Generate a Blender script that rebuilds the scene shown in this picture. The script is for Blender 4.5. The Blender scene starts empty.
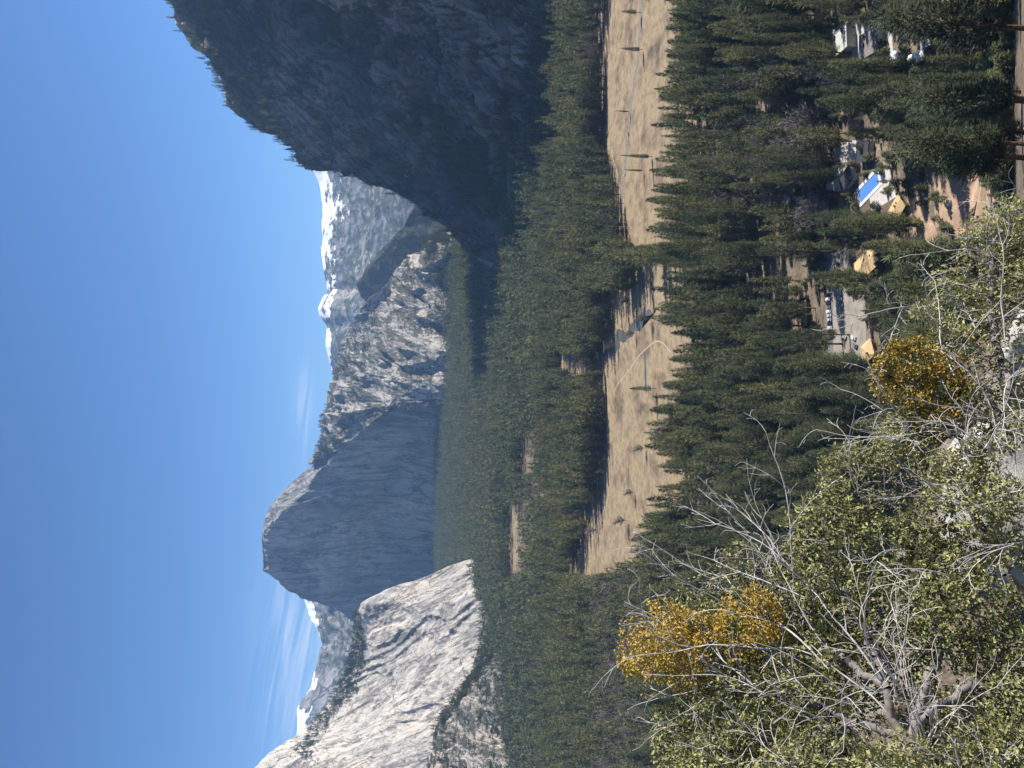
import bpy, bmesh, math, random
import numpy as np
from mathutils import Vector, Matrix

R = math.radians
SC = bpy.context.scene
COL = SC.collection
HAZE = 3.1e-5
rng = np.random.default_rng(11)
random.seed(11)

# ------------------------------------------------------------------ camera (a phone held sideways: world up is towards image left)
F = 850.0
PITCH = R(7.6)
CAM = np.array([0.0, 0.0, 320.0])
FWD = np.array([0, math.cos(PITCH), -math.sin(PITCH)])
UP = np.array([0, math.sin(PITCH), math.cos(PITCH)])
RT = np.array([1.0, 0, 0])

def ray(x, y):
    x = np.asarray(x, float); y = np.asarray(y, float)
    d = FWD + RT * (((383.5 - y) / F)[..., None]) + UP * (((512 - x) / F)[..., None])
    return d

def at(x, y, Y):
    """point seen at picture position (x, y) whose ground distance along the valley is Y"""
    d = ray(x, y)
    return CAM + d * ((np.asarray(Y, float) / d[..., 1])[..., None])

def project(P):
    q = np.asarray(P, float) - CAM
    w = q @ FWD
    w = np.where(np.abs(w) < 1e-6, 1e-6, w)
    return 512 - F * (q @ UP) / w, 383.5 - F * (q @ RT) / w, w

cam = bpy.data.cameras.new("camera")
cam_o = bpy.data.objects.new("camera", cam)
COL.objects.link(cam_o)
cam.sensor_width = 36.0
cam.lens = F / 1024 * 36
cam.clip_start = 0.1
cam.clip_end = 40000
m = Matrix((( -UP[0], RT[0], -FWD[0], CAM[0]), (-UP[1], RT[1], -FWD[1], CAM[1]), (-UP[2], RT[2], -FWD[2], CAM[2]), (0, 0, 0, 1)))
cam_o.matrix_world = m
SC.camera = cam_o

# ------------------------------------------------------------------ light
SUN_EL, SUN_AZ = R(40), R(79)          # azimuth from +Y towards +X
S = np.array([math.sin(SUN_AZ) * math.cos(SUN_EL), math.cos(SUN_AZ) * math.cos(SUN_EL), math.sin(SUN_EL)])
sun = bpy.data.lights.new("sun", 'SUN')
sun.energy = 5.0
sun.angle = R(0.5)
sun.color = (1.0, 0.95, 0.87)
sun_o = bpy.data.objects.new("sun", sun)
COL.objects.link(sun_o)
sun_o.rotation_euler = Vector(S).to_track_quat('Z', 'Y').to_euler()
SC.view_settings.view_transform = 'Standard'
SC.view_settings.look = 'None'
SC.view_settings.gamma = 1
SC.view_settings.exposure = 0.95
SC.view_settings.use_curve_mapping = False
try:
    SC.cycles.use_denoising = True
    SC.cycles.max_bounces = 6
    SC.cycles.diffuse_bounces = 3
    SC.cycles.transmission_bounces = 3
    SC.cycles.volume_bounces = 0
except Exception:
    pass

# ------------------------------------------------------------------ node helpers
class NT:
    def __init__(self, tree):
        self.t = tree; self.n = tree.nodes; self.l = tree.links
    def new(self, kind, **kw):
        n = self.n.new(kind)
        for k, v in kw.items(): setattr(n, k, v)
        return n
    def put(self, sock, v):
        if isinstance(v, bpy.types.NodeSocket): self.l.new(v, sock)
        elif v is not None: sock.default_value = v
    def math(self, op, a, b=None, c=None, clamp=False):
        n = self.new('ShaderNodeMath', operation=op); n.use_clamp = clamp
        self.put(n.inputs[0], a)
        if b is not None: self.put(n.inputs[1], b)
        if c is not None: self.put(n.inputs[2], c)
        return n.outputs[0]
    def noise(self, vec, scale, detail=4, rough=.55, dist=0.0):
        n = self.new('ShaderNodeTexNoise'); n.noise_dimensions = '3D'
        self.put(n.inputs['Vector'], vec); n.inputs['Scale'].default_value = scale
        n.inputs['Detail'].default_value = detail; n.inputs['Roughness'].default_value = rough
        n.inputs['Distortion'].default_value = dist
        return n.outputs['Fac']
    def ramp(self, fac, stops, interp='LINEAR'):
        n = self.new('ShaderNodeValToRGB'); n.color_ramp.interpolation = interp
        e = n.color_ramp.elements
        while len(e) < len(stops): e.new(.5)
        for i, (p, c) in enumerate(stops):
            e[i].position = p
            e[i].color = (c, c, c, 1) if isinstance(c, (int, float)) else (*c, 1)
        self.put(n.inputs[0], fac)
        return n.outputs[0]
    def mix(self, fac, a, b, mode='MIX'):
        n = self.new('ShaderNodeMix', data_type='RGBA', blend_type=mode)
        self.put(n.inputs[0], fac)
        for s, v in ((n.inputs[6], a), (n.inputs[7], b)):
            if isinstance(v, tuple): v = (*v[:3], 1)
            self.put(s, v)
        return n.outputs[2]
    def mapping(self, vec, scale=(1, 1, 1), rot=(0, 0, 0), loc=(0, 0, 0)):
        n = self.new('ShaderNodeMapping'); self.put(n.inputs[0], vec)
        n.inputs['Scale'].default_value = scale; n.inputs['Rotation'].default_value = rot; n.inputs['Location'].default_value = loc
        return n.outputs[0]
    def pos(self):
        return self.new('ShaderNodeNewGeometry').outputs['Position']
    def objco(self):
        return self.new('ShaderNodeTexCoord').outputs['Object']

def material(name):
    mt = bpy.data.materials.new(name); mt.use_nodes = True
    nt = NT(mt.node_tree); nt.n.clear()
    out = nt.new('ShaderNodeOutputMaterial')
    bs = nt.new('ShaderNodeBsdfPrincipled')
    bs.inputs['Specular IOR Level'].default_value = 0.25
    bs.inputs['Roughness'].default_value = 0.85
    nt.l.new(bs.outputs[0], out.inputs[0])
    return mt, nt, bs, out

def bump(nt, bs, h, strength=1.0, dist=1.0):
    b = nt.new('ShaderNodeBump'); b.inputs['Strength'].default_value = strength; b.inputs['Distance'].default_value = dist
    nt.put(b.inputs['Height'], h); nt.l.new(b.outputs[0], bs.inputs['Normal'])

def plain(name, col, rough=.7, var=.25, scale=1.5, spec=.25, coord='obj'):
    mt, nt, bs, out = material(name)
    v = nt.objco() if coord == 'obj' else nt.pos()
    f = nt.noise(v, scale, 5, .6)
    k = nt.ramp(f, [(.3, 1 - var), (.7, 1 + var)])
    c = nt.mix(1.0, tuple(col), k, 'MULTIPLY')
    nt.l.new(c, bs.inputs['Base Color'])
    bs.inputs['Roughness'].default_value = rough; bs.inputs['Specular IOR Level'].default_value = spec
    return mt

# ------------------------------------------------------------------ world: sky with thin cirrus near the horizon
W = bpy.data.worlds.new("World"); SC.world = W; W.use_nodes = True
nt = NT(W.node_tree); nt.n.clear()
wo = nt.new('ShaderNodeOutputWorld'); bg = nt.new('ShaderNodeBackground')
sky = nt.new('ShaderNodeTexSky'); sky.sky_type = 'NISHITA'; sky.sun_disc = False
sky.sun_elevation = SUN_EL; sky.sun_rotation = SUN_AZ
sky.altitude = 1500; sky.air_density = 1.0; sky.dust_density = 0.1; sky.ozone_density = 10.0
gen = nt.new('ShaderNodeTexCoord').outputs['Generated']
sx = nt.new('ShaderNodeSeparateXYZ'); nt.l.new(gen, sx.inputs[0])
az = nt.math('ARCTAN2', sx.outputs[0], sx.outputs[1])
el = nt.math('ARCSINE', sx.outputs[2])
def gauss(v, c, w):
    d = nt.math('DIVIDE', nt.math('SUBTRACT', v, c), w)
    return nt.math('POWER', 2.71828, nt.math('MULTIPLY', nt.math('MULTIPLY', d, d), -1.0))
cx = nt.new('ShaderNodeCombineXYZ')
nt.l.new(nt.math('MULTIPLY', az, 5.0), cx.inputs[0])
nt.l.new(nt.math('ADD', nt.math('MULTIPLY', el, 75.0), nt.math('MULTIPLY', az, 10.0)), cx.inputs[1])
wisp = nt.ramp(nt.noise(cx.outputs[0], 1.3, 5, .6, .6), [(.42, 0.0), (.72, 1.0)])
patch1 = nt.math('MULTIPLY', gauss(az, R(-17.0), R(6.0)), gauss(el, R(5.6), R(2.4)))
patch2 = nt.math('MULTIPLY', gauss(az, R(-1.6), R(2.6)), gauss(el, R(6.2), R(.55)))
ctot = nt.math('MULTIPLY', wisp, nt.math('ADD', nt.math('MULTIPLY', patch1, .75), nt.math('MULTIPLY', patch2, .6)), clamp=True)
skc = nt.mix(ctot, sky.outputs[0], (7.0, 7.4, 8.2))
nt.l.new(skc, bg.inputs[0]); bg.inputs[1].default_value = 0.075
nt.l.new(bg.outputs[0], wo.inputs[0])

# ------------------------------------------------------------------ numpy noise
def _hash(ix, iy, iz, seed):
    h = (ix * 374761393 + iy * 668265263 + iz * 2147483647 + seed * 1274126177) & 0xFFFFFFFF
    h = ((h ^ (h >> 13)) * 1274126177) & 0xFFFFFFFF
    return ((h ^ (h >> 16)) & 0xFFFF) / 65535.0

def vnoise(p, seed=0):
    p = np.asarray(p, float)
    i = np.floor(p).astype(np.int64); f = p - i
    u = f * f * f * (f * (f * 6 - 15) + 10)
    r = 0
    for dx in (0, 1):
        for dy in (0, 1):
            for dz in (0, 1):
                w = (u[..., 0] if dx else 1 - u[..., 0]) * (u[..., 1] if dy else 1 - u[..., 1]) * (u[..., 2] if dz else 1 - u[..., 2])
                r = r + w * _hash(i[..., 0] + dx, i[..., 1] + dy, i[..., 2] + dz, seed)
    return r * 2 - 1

def fbm(p, octv=5, gain=.5, seed=0, ridged=False):
    a, s, r = 1.0, 0.0, 0.0
    p = np.asarray(p, float)
    for o in range(octv):
        n = vnoise(p, seed + o * 17)
        if ridged: n = 1 - 2 * np.abs(n)
        r = r + a * n; s += a; a *= gain; p = p * 2.03 + 7.3
    return r / s

def inpoly(px, py, poly):
    px = np.asarray(px, float); py = np.asarray(py, float)
    r = np.zeros(px.shape, bool)
    n = len(poly); j = n - 1
    for i in range(n):
        xi, yi = poly[i]; xj, yj = poly[j]
        c = ((yi > py) != (yj > py))
        with np.errstate(divide='ignore', invalid='ignore'):
            r ^= c & (px < (xj - xi) * (py - yi) / ((yj - yi) if yj != yi else 1e-9) + xi)
        j = i
    return r

# ------------------------------------------------------------------ object helpers
def mesh_np(name, verts, faces, mats, fm=None, tint=None, smooth=False):
    """faces: (n,3) or (n,4) array, one size per mesh"""
    verts = np.ascontiguousarray(verts, np.float32); faces = np.ascontiguousarray(faces, np.int32)
    me = bpy.data.meshes.new(name)
    k = faces.shape[1]
    me.vertices.add(len(verts)); me.vertices.foreach_set('co', verts.ravel())
    me.loops.add(faces.size); me.loops.foreach_set('vertex_index', faces.ravel())
    me.polygons.add(len(faces)); me.polygons.foreach_set('loop_start', np.arange(0, faces.size, k, dtype=np.int32))
    if fm is not None: me.polygons.foreach_set('material_index', np.ascontiguousarray(fm, np.int32))
    me.polygons.foreach_set('use_smooth', np.full(len(faces), bool(smooth)))
    if tint is not None:
        a = me.attributes.new('tint', 'FLOAT', 'POINT'); a.data.foreach_set('value', np.ascontiguousarray(tint, np.float32))
    me.update(calc_edges=True)
    for mt in (mats if isinstance(mats, (list, tuple)) else [mats]): me.materials.append(mt)
    return me

def link(name, me, parent=None, loc=None):
    o = bpy.data.objects.new(name, me); COL.objects.link(o)
    if parent is not None: o.parent = parent
    if loc is not None: o.location = loc
    return o

def tag(o, label=None, cat=None, group=None, kind=None):
    if label: o['label'] = label
    if cat: o['category'] = cat
    if group: o['group'] = group
    if kind: o['kind'] = kind
    return o

def thing(name, label, cat, loc=(0, 0, 0), rotz=0.0, group=None):
    o = link(name, None); o.location = loc; o.rotation_euler = (0, 0, rotz); o.empty_display_size = .5
    return tag(o, label, cat, group)

def bm_obj(name, bm, mats, parent=None, smooth=False):
    me = bpy.data.meshes.new(name); bm.to_mesh(me); bm.free()
    for mt in (mats if isinstance(mats, (list, tuple)) else [mats]): me.materials.append(mt)
    if smooth:
        for p in me.polygons: p.use_smooth = True
    return link(name, me, parent)

def box(bm, c, s, rz=0.0, mi=0):
    r = bmesh.ops.create_cube(bm, size=1.0)
    mtx = Matrix.Translation(c) @ Matrix.Rotation(rz, 4, 'Z') @ Matrix.Diagonal((*s, 1))
    bmesh.ops.transform(bm, matrix=mtx, verts=r['verts'])
    for f in {f for v in r['verts'] for f in v.link_faces}: f.material_index = mi
    return r['verts']

# ------------------------------------------------------------------ terrain
def tz(X, Y):
    X = np.asarray(X, float); Y = np.asarray(Y, float)
    z = np.where(Y < 430, 0.64 * (430 - Y) ** 1.0, 0.0)
    z = z + np.where(Y < 430, -6.0 * np.clip((430 - Y) / 60, 0, 1) ** 2, 0) * 0
    z = z + np.where(Y > 3400, (Y - 3400) * 0.022, 0)
    n = vnoise(np.stack([X / 160, Y / 160, X * 0], -1), 5) * 2.0 + vnoise(np.stack([X / 37, Y / 37, X * 0 + 3], -1), 9) * .7
    flat = np.clip((np.abs(Y - 1100) - 330) / 200, 0, 1) * np.clip((Y - 640) / 100, 0, 1) + np.clip((470 - Y) / 60, 0, 1)
    return z + n * np.clip(flat, 0, 1)

def gp(x, y, h=0.0):
    """ground point under picture position, h metres above the ground"""
    d = ray(np.float64(x), np.float64(y)); t = (CAM[2] - h) / -d[2]
    for _ in range(30):
        P = CAM + d * t
        e = P[2] - (float(tz(P[0], P[1])) + h)
        t += e / -d[2] * .7
    return CAM + d * t

# materials for the ground
MT = {}
mt, nt, bs, out = material("forest_floor")
p = nt.pos()
a = nt.noise(p, .035, 6, .62); b = nt.noise(p, .35, 5, .65)
c = nt.ramp(a, [(.3, (.075, .055, .038)), (.5, (.15, .115, .08)), (.68, (.26, .2, .14))])
c = nt.mix(1.0, c, nt.ramp(b, [(.3, .6), (.7, 1.35)]), 'MULTIPLY')
nt.l.new(c, bs.inputs['Base Color']); bump(nt, bs, b, .6, 1.0)
MT['floor'] = mt

mt, nt, bs, out = material("meadow_grass")
p = nt.pos()
a = nt.noise(nt.mapping(p, (1, .8, 1)), .02, 8, .7, .25); b = nt.noise(nt.mapping(p, (1, 1.0, 1)), .09, 7, .72, .15); d_ = nt.noise(p, .6, 4, .7)
c = nt.ramp(a, [(.33, (.095, .072, .047)), (.43, (.20, .146, .09)), (.54, (.305, .23, .138)), (.66, (.165, .145, .077))])
c = nt.mix(1.0, c, nt.ramp(b, [(.3, .62), (.5, 1.0), (.7, 1.25)]), 'MULTIPLY')
c = nt.mix(1.0, c, nt.ramp(d_, [(.3, .75), (.7, 1.2)]), 'MULTIPLY')
nt.l.new(c, bs.inputs['Base Color']); bump(nt, bs, d_, .5, .6); bs.inputs['Roughness'].default_value = .95
MT['meadow'] = mt
MT['asphalt'] = plain("asphalt", (.16, .155, .15), .9, .25, .15, coord='pos')
MT['gravel'] = plain("packed_gravel", (.27, .24, .2), .95, .25, .12, coord='pos')
MT['trail'] = plain("pale_boardwalk", (.40, .345, .25), .9, .12, .3, coord='pos')
MT['paint'] = plain("white_paint", (.75, .75, .72), .6, .08, 2)
mt, nt, bs, out = material("river_water")
p = nt.pos(); a = nt.noise(p, .05, 4, .6)
nt.l.new(nt.ramp(a, [(.35, (.05, .06, .055)), (.65, (.11, .105, .085))]), bs.inputs['Base Color'])
bs.inputs['Roughness'].default_value = .38; bs.inputs['Specular IOR Level'].default_value = .5
bump(nt, bs, nt.noise(p, .8, 3, .5), .25, .12)
MT['water'] = mt

# the valley ground: one sheet out to the mountains
ys = np.concatenate([np.linspace(-60, 1500, 200), 1500 * (13800 / 1500) ** np.linspace(0.02, 1, 70)])
us = np.linspace(-1, 1, 161); xs = np.sinh(us * 4.2) / math.sinh(4.2) * 7850
gx, gy = np.meshgrid(xs, ys)
V = np.stack([gx, gy, tz(gx, gy)], -1).reshape(-1, 3)
def grid_faces(nr, nc):
    i = np.arange(nr * nc).reshape(nr, nc)
    return np.stack([i[:-1, :-1], i[:-1, 1:], i[1:, 1:], i[1:, :-1]], -1).reshape(-1, 4)
g = link("valley_ground", mesh_np("valley_ground", V, grid_faces(len(ys), len(xs)), MT['floor'], smooth=True))
tag(g, "brown forest floor covering the whole valley bottom", "ground", kind="structure")

def wobble(poly, step, amp, seed):
    """dense, slightly irregular outline of a ground polygon"""
    out = []
    n = len(poly)
    for i in range(n):
        a, b = np.array(poly[i], float), np.array(poly[(i + 1) % n], float)
        k = max(1, int(np.linalg.norm(b - a) / step))
        for j in range(k): out.append(a + (b - a) * j / k)
    out = np.array(out)
    q = np.stack([out[:, 0] / 25, out[:, 1] / 25, np.zeros(len(out))], -1)
    out[:, 0] += amp * fbm(q, 3, .6, seed); out[:, 1] += amp * fbm(q + 50, 3, .6, seed + 3)
    return out

def patch(name, px, dz, mat, amp=6, step=8, seed=1, world=False):
    """a sheet on the ground given by the picture outline of its edge"""
    pts = [tuple(q) for q in px] if world else [tuple(gp(x, y)[:2]) for x, y in px]
    o2 = wobble(pts, step, amp, seed)
    bm = bmesh.new()
    vs = [bm.verts.new((q[0], q[1], 0)) for q in o2]
    f = bm.faces.new(vs)
    bmesh.ops.triangulate(bm, faces=[f])
    bm.normal_update()
    for f in bm.faces:
        if f.normal.z < 0: f.normal_flip()
    for v in bm.verts: v.co.z = float(tz(v.co.x, v.co.y)) + dz
    o = bm_obj(name, bm, mat)
    return o, o2

def ribbon(name, px, width, dz, mat, world=False):
    P = np.array([q for q in px] if world else [gp(x, y)[:2] for x, y in px], float)
    L = np.concatenate([[0], np.cumsum(np.linalg.norm(np.diff(P, axis=0), axis=1))])
    n = max(2, int(L[-1] / 6)); t = np.linspace(0, L[-1], n)
    Q = np.stack([np.interp(t, L, P[:, 0]), np.interp(t, L, P[:, 1])], -1)
    for _ in range(6): Q[1:-1] = .25 * Q[:-2] + .5 * Q[1:-1] + .25 * Q[2:]
    T = np.gradient(Q, axis=0); T /= np.linalg.norm(T, axis=1)[:, None]
    N = np.stack([-T[:, 1], T[:, 0]], -1)
    rows = np.stack([Q + N * width / 2, Q - N * width / 2], 1)
    V = np.concatenate([rows, tz(rows[..., 0], rows[..., 1])[..., None] + dz], -1).reshape(-1, 3)
    return link(name, mesh_np(name, V, grid_faces(n, 2), mat))

# ------------------------------------------------------------------ mountains: real sloping sheets, each at its own distance
def rock(name, base, dark, snow=0.0, veg=0.0, vegcol=(.045, .055, .03), streak=1.0, sc=1.0, snow_lo=0, snow_hi=1, bumpd=14.0, warm=(.42, .33, .23), tilt=None, zst=.16, bigc=(.72, 1.08)):
    mt, nt, bs, out = material(name)
    p = nt.pos()
    if tilt:
        s_ = nt.new('ShaderNodeSeparateXYZ'); nt.l.new(p, s_.inputs[0]); c_ = nt.new('ShaderNodeCombineXYZ')
        nt.l.new(nt.math('MULTIPLY_ADD', s_.outputs[2], tilt[0], s_.outputs[0]), c_.inputs[0]); nt.l.new(nt.math('MULTIPLY_ADD', s_.outputs[2], tilt[1], s_.outputs[1]), c_.inputs[1]); nt.l.new(s_.outputs[2], c_.inputs[2])
        p = c_.outputs[0]
    st = nt.noise(nt.mapping(p, (1, 1, zst)), .012 * sc, 8, .62, .8)
    big = nt.noise(p, .0021 * sc, 6, .62, .6)
    fine = nt.noise(nt.mapping(p, (1, 1, max(zst * 2, .3))), .05 * sc, 8, .68, .4)
    crk = nt.noise(nt.mapping(p, (1, 1, zst * 1.3), rot=(.2, .25, 0)), .0085 * sc, 5, .55, 1.4)
    crk2 = nt.noise(nt.mapping(p, (1, 1, .5), rot=(.5, -.6, 0)), .012 * sc, 5, .6, 1.0)
    l1 = nt.ramp(nt.math('ABSOLUTE', nt.math('SUBTRACT', crk, .5)), [(0.0, .38), (.035, 1.0)])
    l2 = nt.ramp(nt.math('ABSOLUTE', nt.math('SUBTRACT', crk2, .47)), [(0.0, .5), (.022, 1.0)])
    mid = tuple(.65 * q + .35 * r for q, r in zip(base, dark))
    c = nt.ramp(st, [(.25, dark), (.42, mid), (.56, base), (.75, tuple(min(1, 1.15 * q) for q in base))])
    c = nt.mix(nt.ramp(big, [(.42, 0.0), (.68, .6)]), c, warm)
    c = nt.mix(1.0, c, nt.ramp(big, [(.3, bigc[0]), (.6, bigc[1])]), 'MULTIPLY')
    c = nt.mix(streak, c, nt.mix(1.0, c, nt.ramp(fine, [(.28, .6), (.5, 1.0), (.75, 1.15)]), 'MULTIPLY'))
    c = nt.mix(1.0, c, l1, 'MULTIPLY'); c = nt.mix(1.0, c, l2, 'MULTIPLY')
    geo = nt.new('ShaderNodeNewGeometry'); sz = nt.new('ShaderNodeSeparateXYZ'); nt.l.new(geo.outputs['Normal'], sz.inputs[0])
    pz = nt.new('ShaderNodeSeparateXYZ'); nt.l.new(geo.outputs['Position'], pz.inputs[0])
    vn = nt.noise(p, .018 * sc, 6, .7)
    if veg > 0:
        k = nt.math('ADD', nt.math('MULTIPLY', sz.outputs[2], .55), nt.math('MULTIPLY', vn, 1.0))
        f = nt.math('MULTIPLY', nt.ramp(k, [(max(0, .98 - veg), 0.0), (min(1, 1.06 - veg), 1.0)]), .95)
        c = nt.mix(f, c, vegcol)
    if snow > 0:
        hz = nt.new('ShaderNodeMapRange'); nt.l.new(pz.outputs[2], hz.inputs[0])
        hz.inputs[1].default_value = snow_lo; hz.inputs[2].default_value = snow_hi
        k = nt.math('ADD', nt.math('ADD', nt.math('MULTIPLY', hz.outputs[0], .5), nt.math('MULTIPLY', nt.noise(nt.mapping(p, (1, 1, .6)), .0075 * sc, 8, .68), .9)), nt.math('MULTIPLY', sz.outputs[2], .25))
        f = nt.ramp(k, [(1.02 - snow, 0.0), (1.10 - snow, 1.0)])
        c = nt.mix(f, c, (.82, .84, .87))
    nt.l.new(c, bs.inputs['Base Color'])
    h = nt.math('ADD', nt.math('ADD', nt.math('MULTIPLY', st, 1.0), nt.math('MULTIPLY', fine, .5)), nt.math('ADD', nt.math('MULTIPLY', l1, .35), nt.math('MULTIPLY', l2, .25)))
    bump(nt, bs, h, .9, bumpd)
    bs.inputs['Roughness'].default_value = .9
    return mt

def sheet(name, cols, mat, nu, nv, amp=20, wl=250, zs=.4, jag=1.0, amp2=None, back=900, seed=3, octv=6, label="", plane=None, depth_top=None, ridged=.5, tilt=(0, 0), edge=.35, terr=None, terr2=None, toct=5):
    """cols: (y, [(x, Y) from ridge to foot]) -> dense sheet facing the valley, with a back slope behind the ridge"""
    cols = sorted(cols)
    K = len(cols[0][1])
    cy = np.array([c[0] for c in cols], float)
    yy = np.linspace(cy[0], cy[-1], nu)
    cx = np.array([[p[0] for p in c[1]] for c in cols], float); cd = np.array([[p[1] for p in c[1]] for c in cols], float)
    X = np.stack([np.interp(yy, cy, cx[:, k]) for k in range(K)], 1)
    D = np.stack([np.interp(yy, cy, cd[:, k]) for k in range(K)], 1)
    for _ in range(3): D[1:-1] = .25 * D[:-2] + .5 * D[1:-1] + .25 * D[2:]
    X[:, 0] += jag * 2.2 * fbm(np.stack([yy / 14, yy * 0, yy * 0], -1), 4, .6, seed + 40)
    t = np.linspace(0, 1, nv)
    tk = np.linspace(0, 1, K)
    XX = np.stack([np.interp(t, tk, X[i]) for i in range(nu)]); DD = np.stack([np.interp(t, tk, D[i]) for i in range(nu)])
    YY = np.repeat(yy[:, None], nv, 1)
    P = at(XX, YY, DD)
    du = np.gradient(P, axis=0); dv = np.gradient(P, axis=1)
    N = np.cross(du, dv); N /= np.linalg.norm(N, axis=-1)[..., None] + 1e-9
    if (N * (CAM - P)).sum() < 0: N = -N
    for _ in range(8):
        N[1:-1] = (N[:-2] + 2 * N[1:-1] + N[2:]) / 4; N[:, 1:-1] = (N[:, :-2] + 2 * N[:, 1:-1] + N[:, 2:]) / 4
    q = P.copy(); q[..., 0] += tilt[0] * P[..., 2]; q[..., 1] += tilt[1] * P[..., 2]; q = q / wl; q[..., 2] *= zs
    d = (1 - ridged) * fbm(q, octv, .5, seed) + ridged * fbm(q * .8 + 11, octv, .5, seed + 5, True)
    fade = np.minimum(1, edge + t * 9)[None, :]
    P = P + N * (amp * d * fade)[..., None]
    for terr, tseed in ((terr, 77), (terr2, 177)):                                   # overlapping exfoliation sheets: stepped relief with sharp lips
        if not terr: continue
        ta, tf_, twl, tzs = terr
        q3 = P.copy(); q3[..., 0] += tilt[0] * P[..., 2]; q3[..., 1] += tilt[1] * P[..., 2]; q3 = q3 / twl; q3[..., 2] *= tzs
        v = fbm(q3, toct, .5, seed + tseed) * tf_
        fl = np.floor(v); fr = v - fl
        P = P + N * (ta * (fl + np.clip(fr * 1.0, 0, 1) ** 7) / tf_ * fade)[..., None]
    if amp2:
        q2 = P / (wl * .12); q2[..., 2] *= .5
        P = P + N * (amp2 * fbm(q2, 4, .55, seed + 9) * fade)[..., None]
    # back slope behind the ridge
    nb = 10
    hd = P[:, 0, :2] - CAM[:2]; hd /= np.linalg.norm(hd, axis=1)[:, None]
    s = (np.linspace(0, 1, nb + 1)[1:]) ** 1.3 * back
    B = np.zeros((nu, nb, 3))
    B[..., :2] = P[:, :1, :2] + hd[:, None, :] * s[None, :, None]
    drop = np.maximum(P[:, 0, 2] - 0.0, 0)
    B[..., 2] = P[:, 0, 2][:, None] - (s / back)[None, :] ** 1.2 * (drop[:, None] * .98)
    A = np.concatenate([B[:, ::-1], P], 1)
    o = link(name, mesh_np(name, A.reshape(-1, 3), grid_faces(nu, nb + nv), mat, smooth=True))
    tag(o, label, name.replace('_', ' ') if len(name) < 22 else "mountain", kind="structure")
    return dict(P=P, N=N, x=XX, y=YY, o=o)

MT['snowrock'] = rock("snowy_rock", (.17, .18, .205), (.09, .098, .11), snow=.028, veg=.02, snow_lo=600, snow_hi=1500, sc=.35, bumpd=16, streak=.4)
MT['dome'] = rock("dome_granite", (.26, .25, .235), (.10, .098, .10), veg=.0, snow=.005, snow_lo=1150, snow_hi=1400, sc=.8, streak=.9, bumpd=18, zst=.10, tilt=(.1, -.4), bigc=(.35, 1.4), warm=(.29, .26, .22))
MT['litrock'] = rock("ledge_granite", (.40, .37, .33), (.2, .185, .165), veg=.04, vegcol=(.07, .07, .045), sc=.75, bumpd=13, tilt=(-.3, -2.0), zst=.35, streak=.6)
MT['slab'] = rock("pale_slab_granite", (.44, .41, .365), (.10, .095, .088), veg=.0, sc=1.3, bumpd=8, tilt=(.82, -1.18), zst=.05, warm=(.55, .46, .36))
MT['outcrop'] = rock("grey_outcrop_granite", (.33, .305, .275), (.18, .165, .15), veg=.06, vegcol=(.05, .052, .032), sc=1.8, bumpd=6, tilt=(.3, -2.2), zst=.2)
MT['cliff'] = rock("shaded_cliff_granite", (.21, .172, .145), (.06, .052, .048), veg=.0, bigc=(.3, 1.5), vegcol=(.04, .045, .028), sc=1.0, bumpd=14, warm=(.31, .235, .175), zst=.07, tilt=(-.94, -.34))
MT['darkhill'] = rock("forested_dark_rock", (.12, .115, .11), (.06, .06, .055), veg=.3, vegcol=(.05, .06, .04), sc=1.2)

snow_r = sheet("snowy_ridge", [
    (120, [(300, 11800), (385, 9200), (470, 6200)]), (160, [(309, 11600), (390, 9000), (470, 6100)]), (192, [(322, 11400), (385, 9000), (470, 6100)]),
    (235, [(323, 11200), (385, 9000), (470, 6100)]), (257, [(322, 11100), (385, 9000), (470, 6100)]), (290, [(328, 11000), (385, 9000), (470, 6100)]),
    (300, [(322, 10900), (385, 9000), (470, 6200)]), (308, [(318, 10900), (385, 9000), (470, 6200)]), (317, [(321, 10900), (385, 9000), (470, 6200)]),
    (326, [(327, 10900), (385, 9000), (470, 6200)]), (342, [(325, 10900), (385, 9000), (470, 6300)]), (365, [(330, 10900), (385, 9200), (470, 6500)]),
    (381, [(335, 10900), (390, 9300), (470, 6700)]), (430, [(350, 10900), (395, 9400), (470, 7000)])],
    MT['snowrock'], 300, 130, amp=200, wl=1000, zs=.7, jag=.8, amp2=30, back=1400, seed=21, edge=.06, label="far snow streaked ridge behind the dark forested spur")
snow_l = sheet("snowy_peaks", [
    (560, [(330, 9300), (375, 8300), (440, 7000)]), (597, [(304, 9200), (365, 8200), (440, 7000)]), (612, [(308, 9100), (365, 8200), (440, 7000)]),
    (623, [(311, 9000), (365, 8200), (440, 7000)]), (643, [(322, 8900), (370, 8100), (440, 7000)]), (668, [(316, 8800), (370, 8100), (440, 6900)]),
    (693, [(308, 8700), (370, 8000), (440, 6800)]), (709, [(297, 8600), (370, 7900), (440, 6700)]), (724, [(297, 8500), (370, 7800), (440, 6600)]),
    (760, [(300, 8500), (370, 7700), (440, 6500)]), (820, [(310, 8400), (380, 7600), (440, 6400)])],
    MT['snowrock'], 180, 100, amp=230, wl=800, zs=.6, jag=1.2, amp2=25, back=1200, seed=31, label="far snow patched peaks between the dome and the pale slabs")
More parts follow.
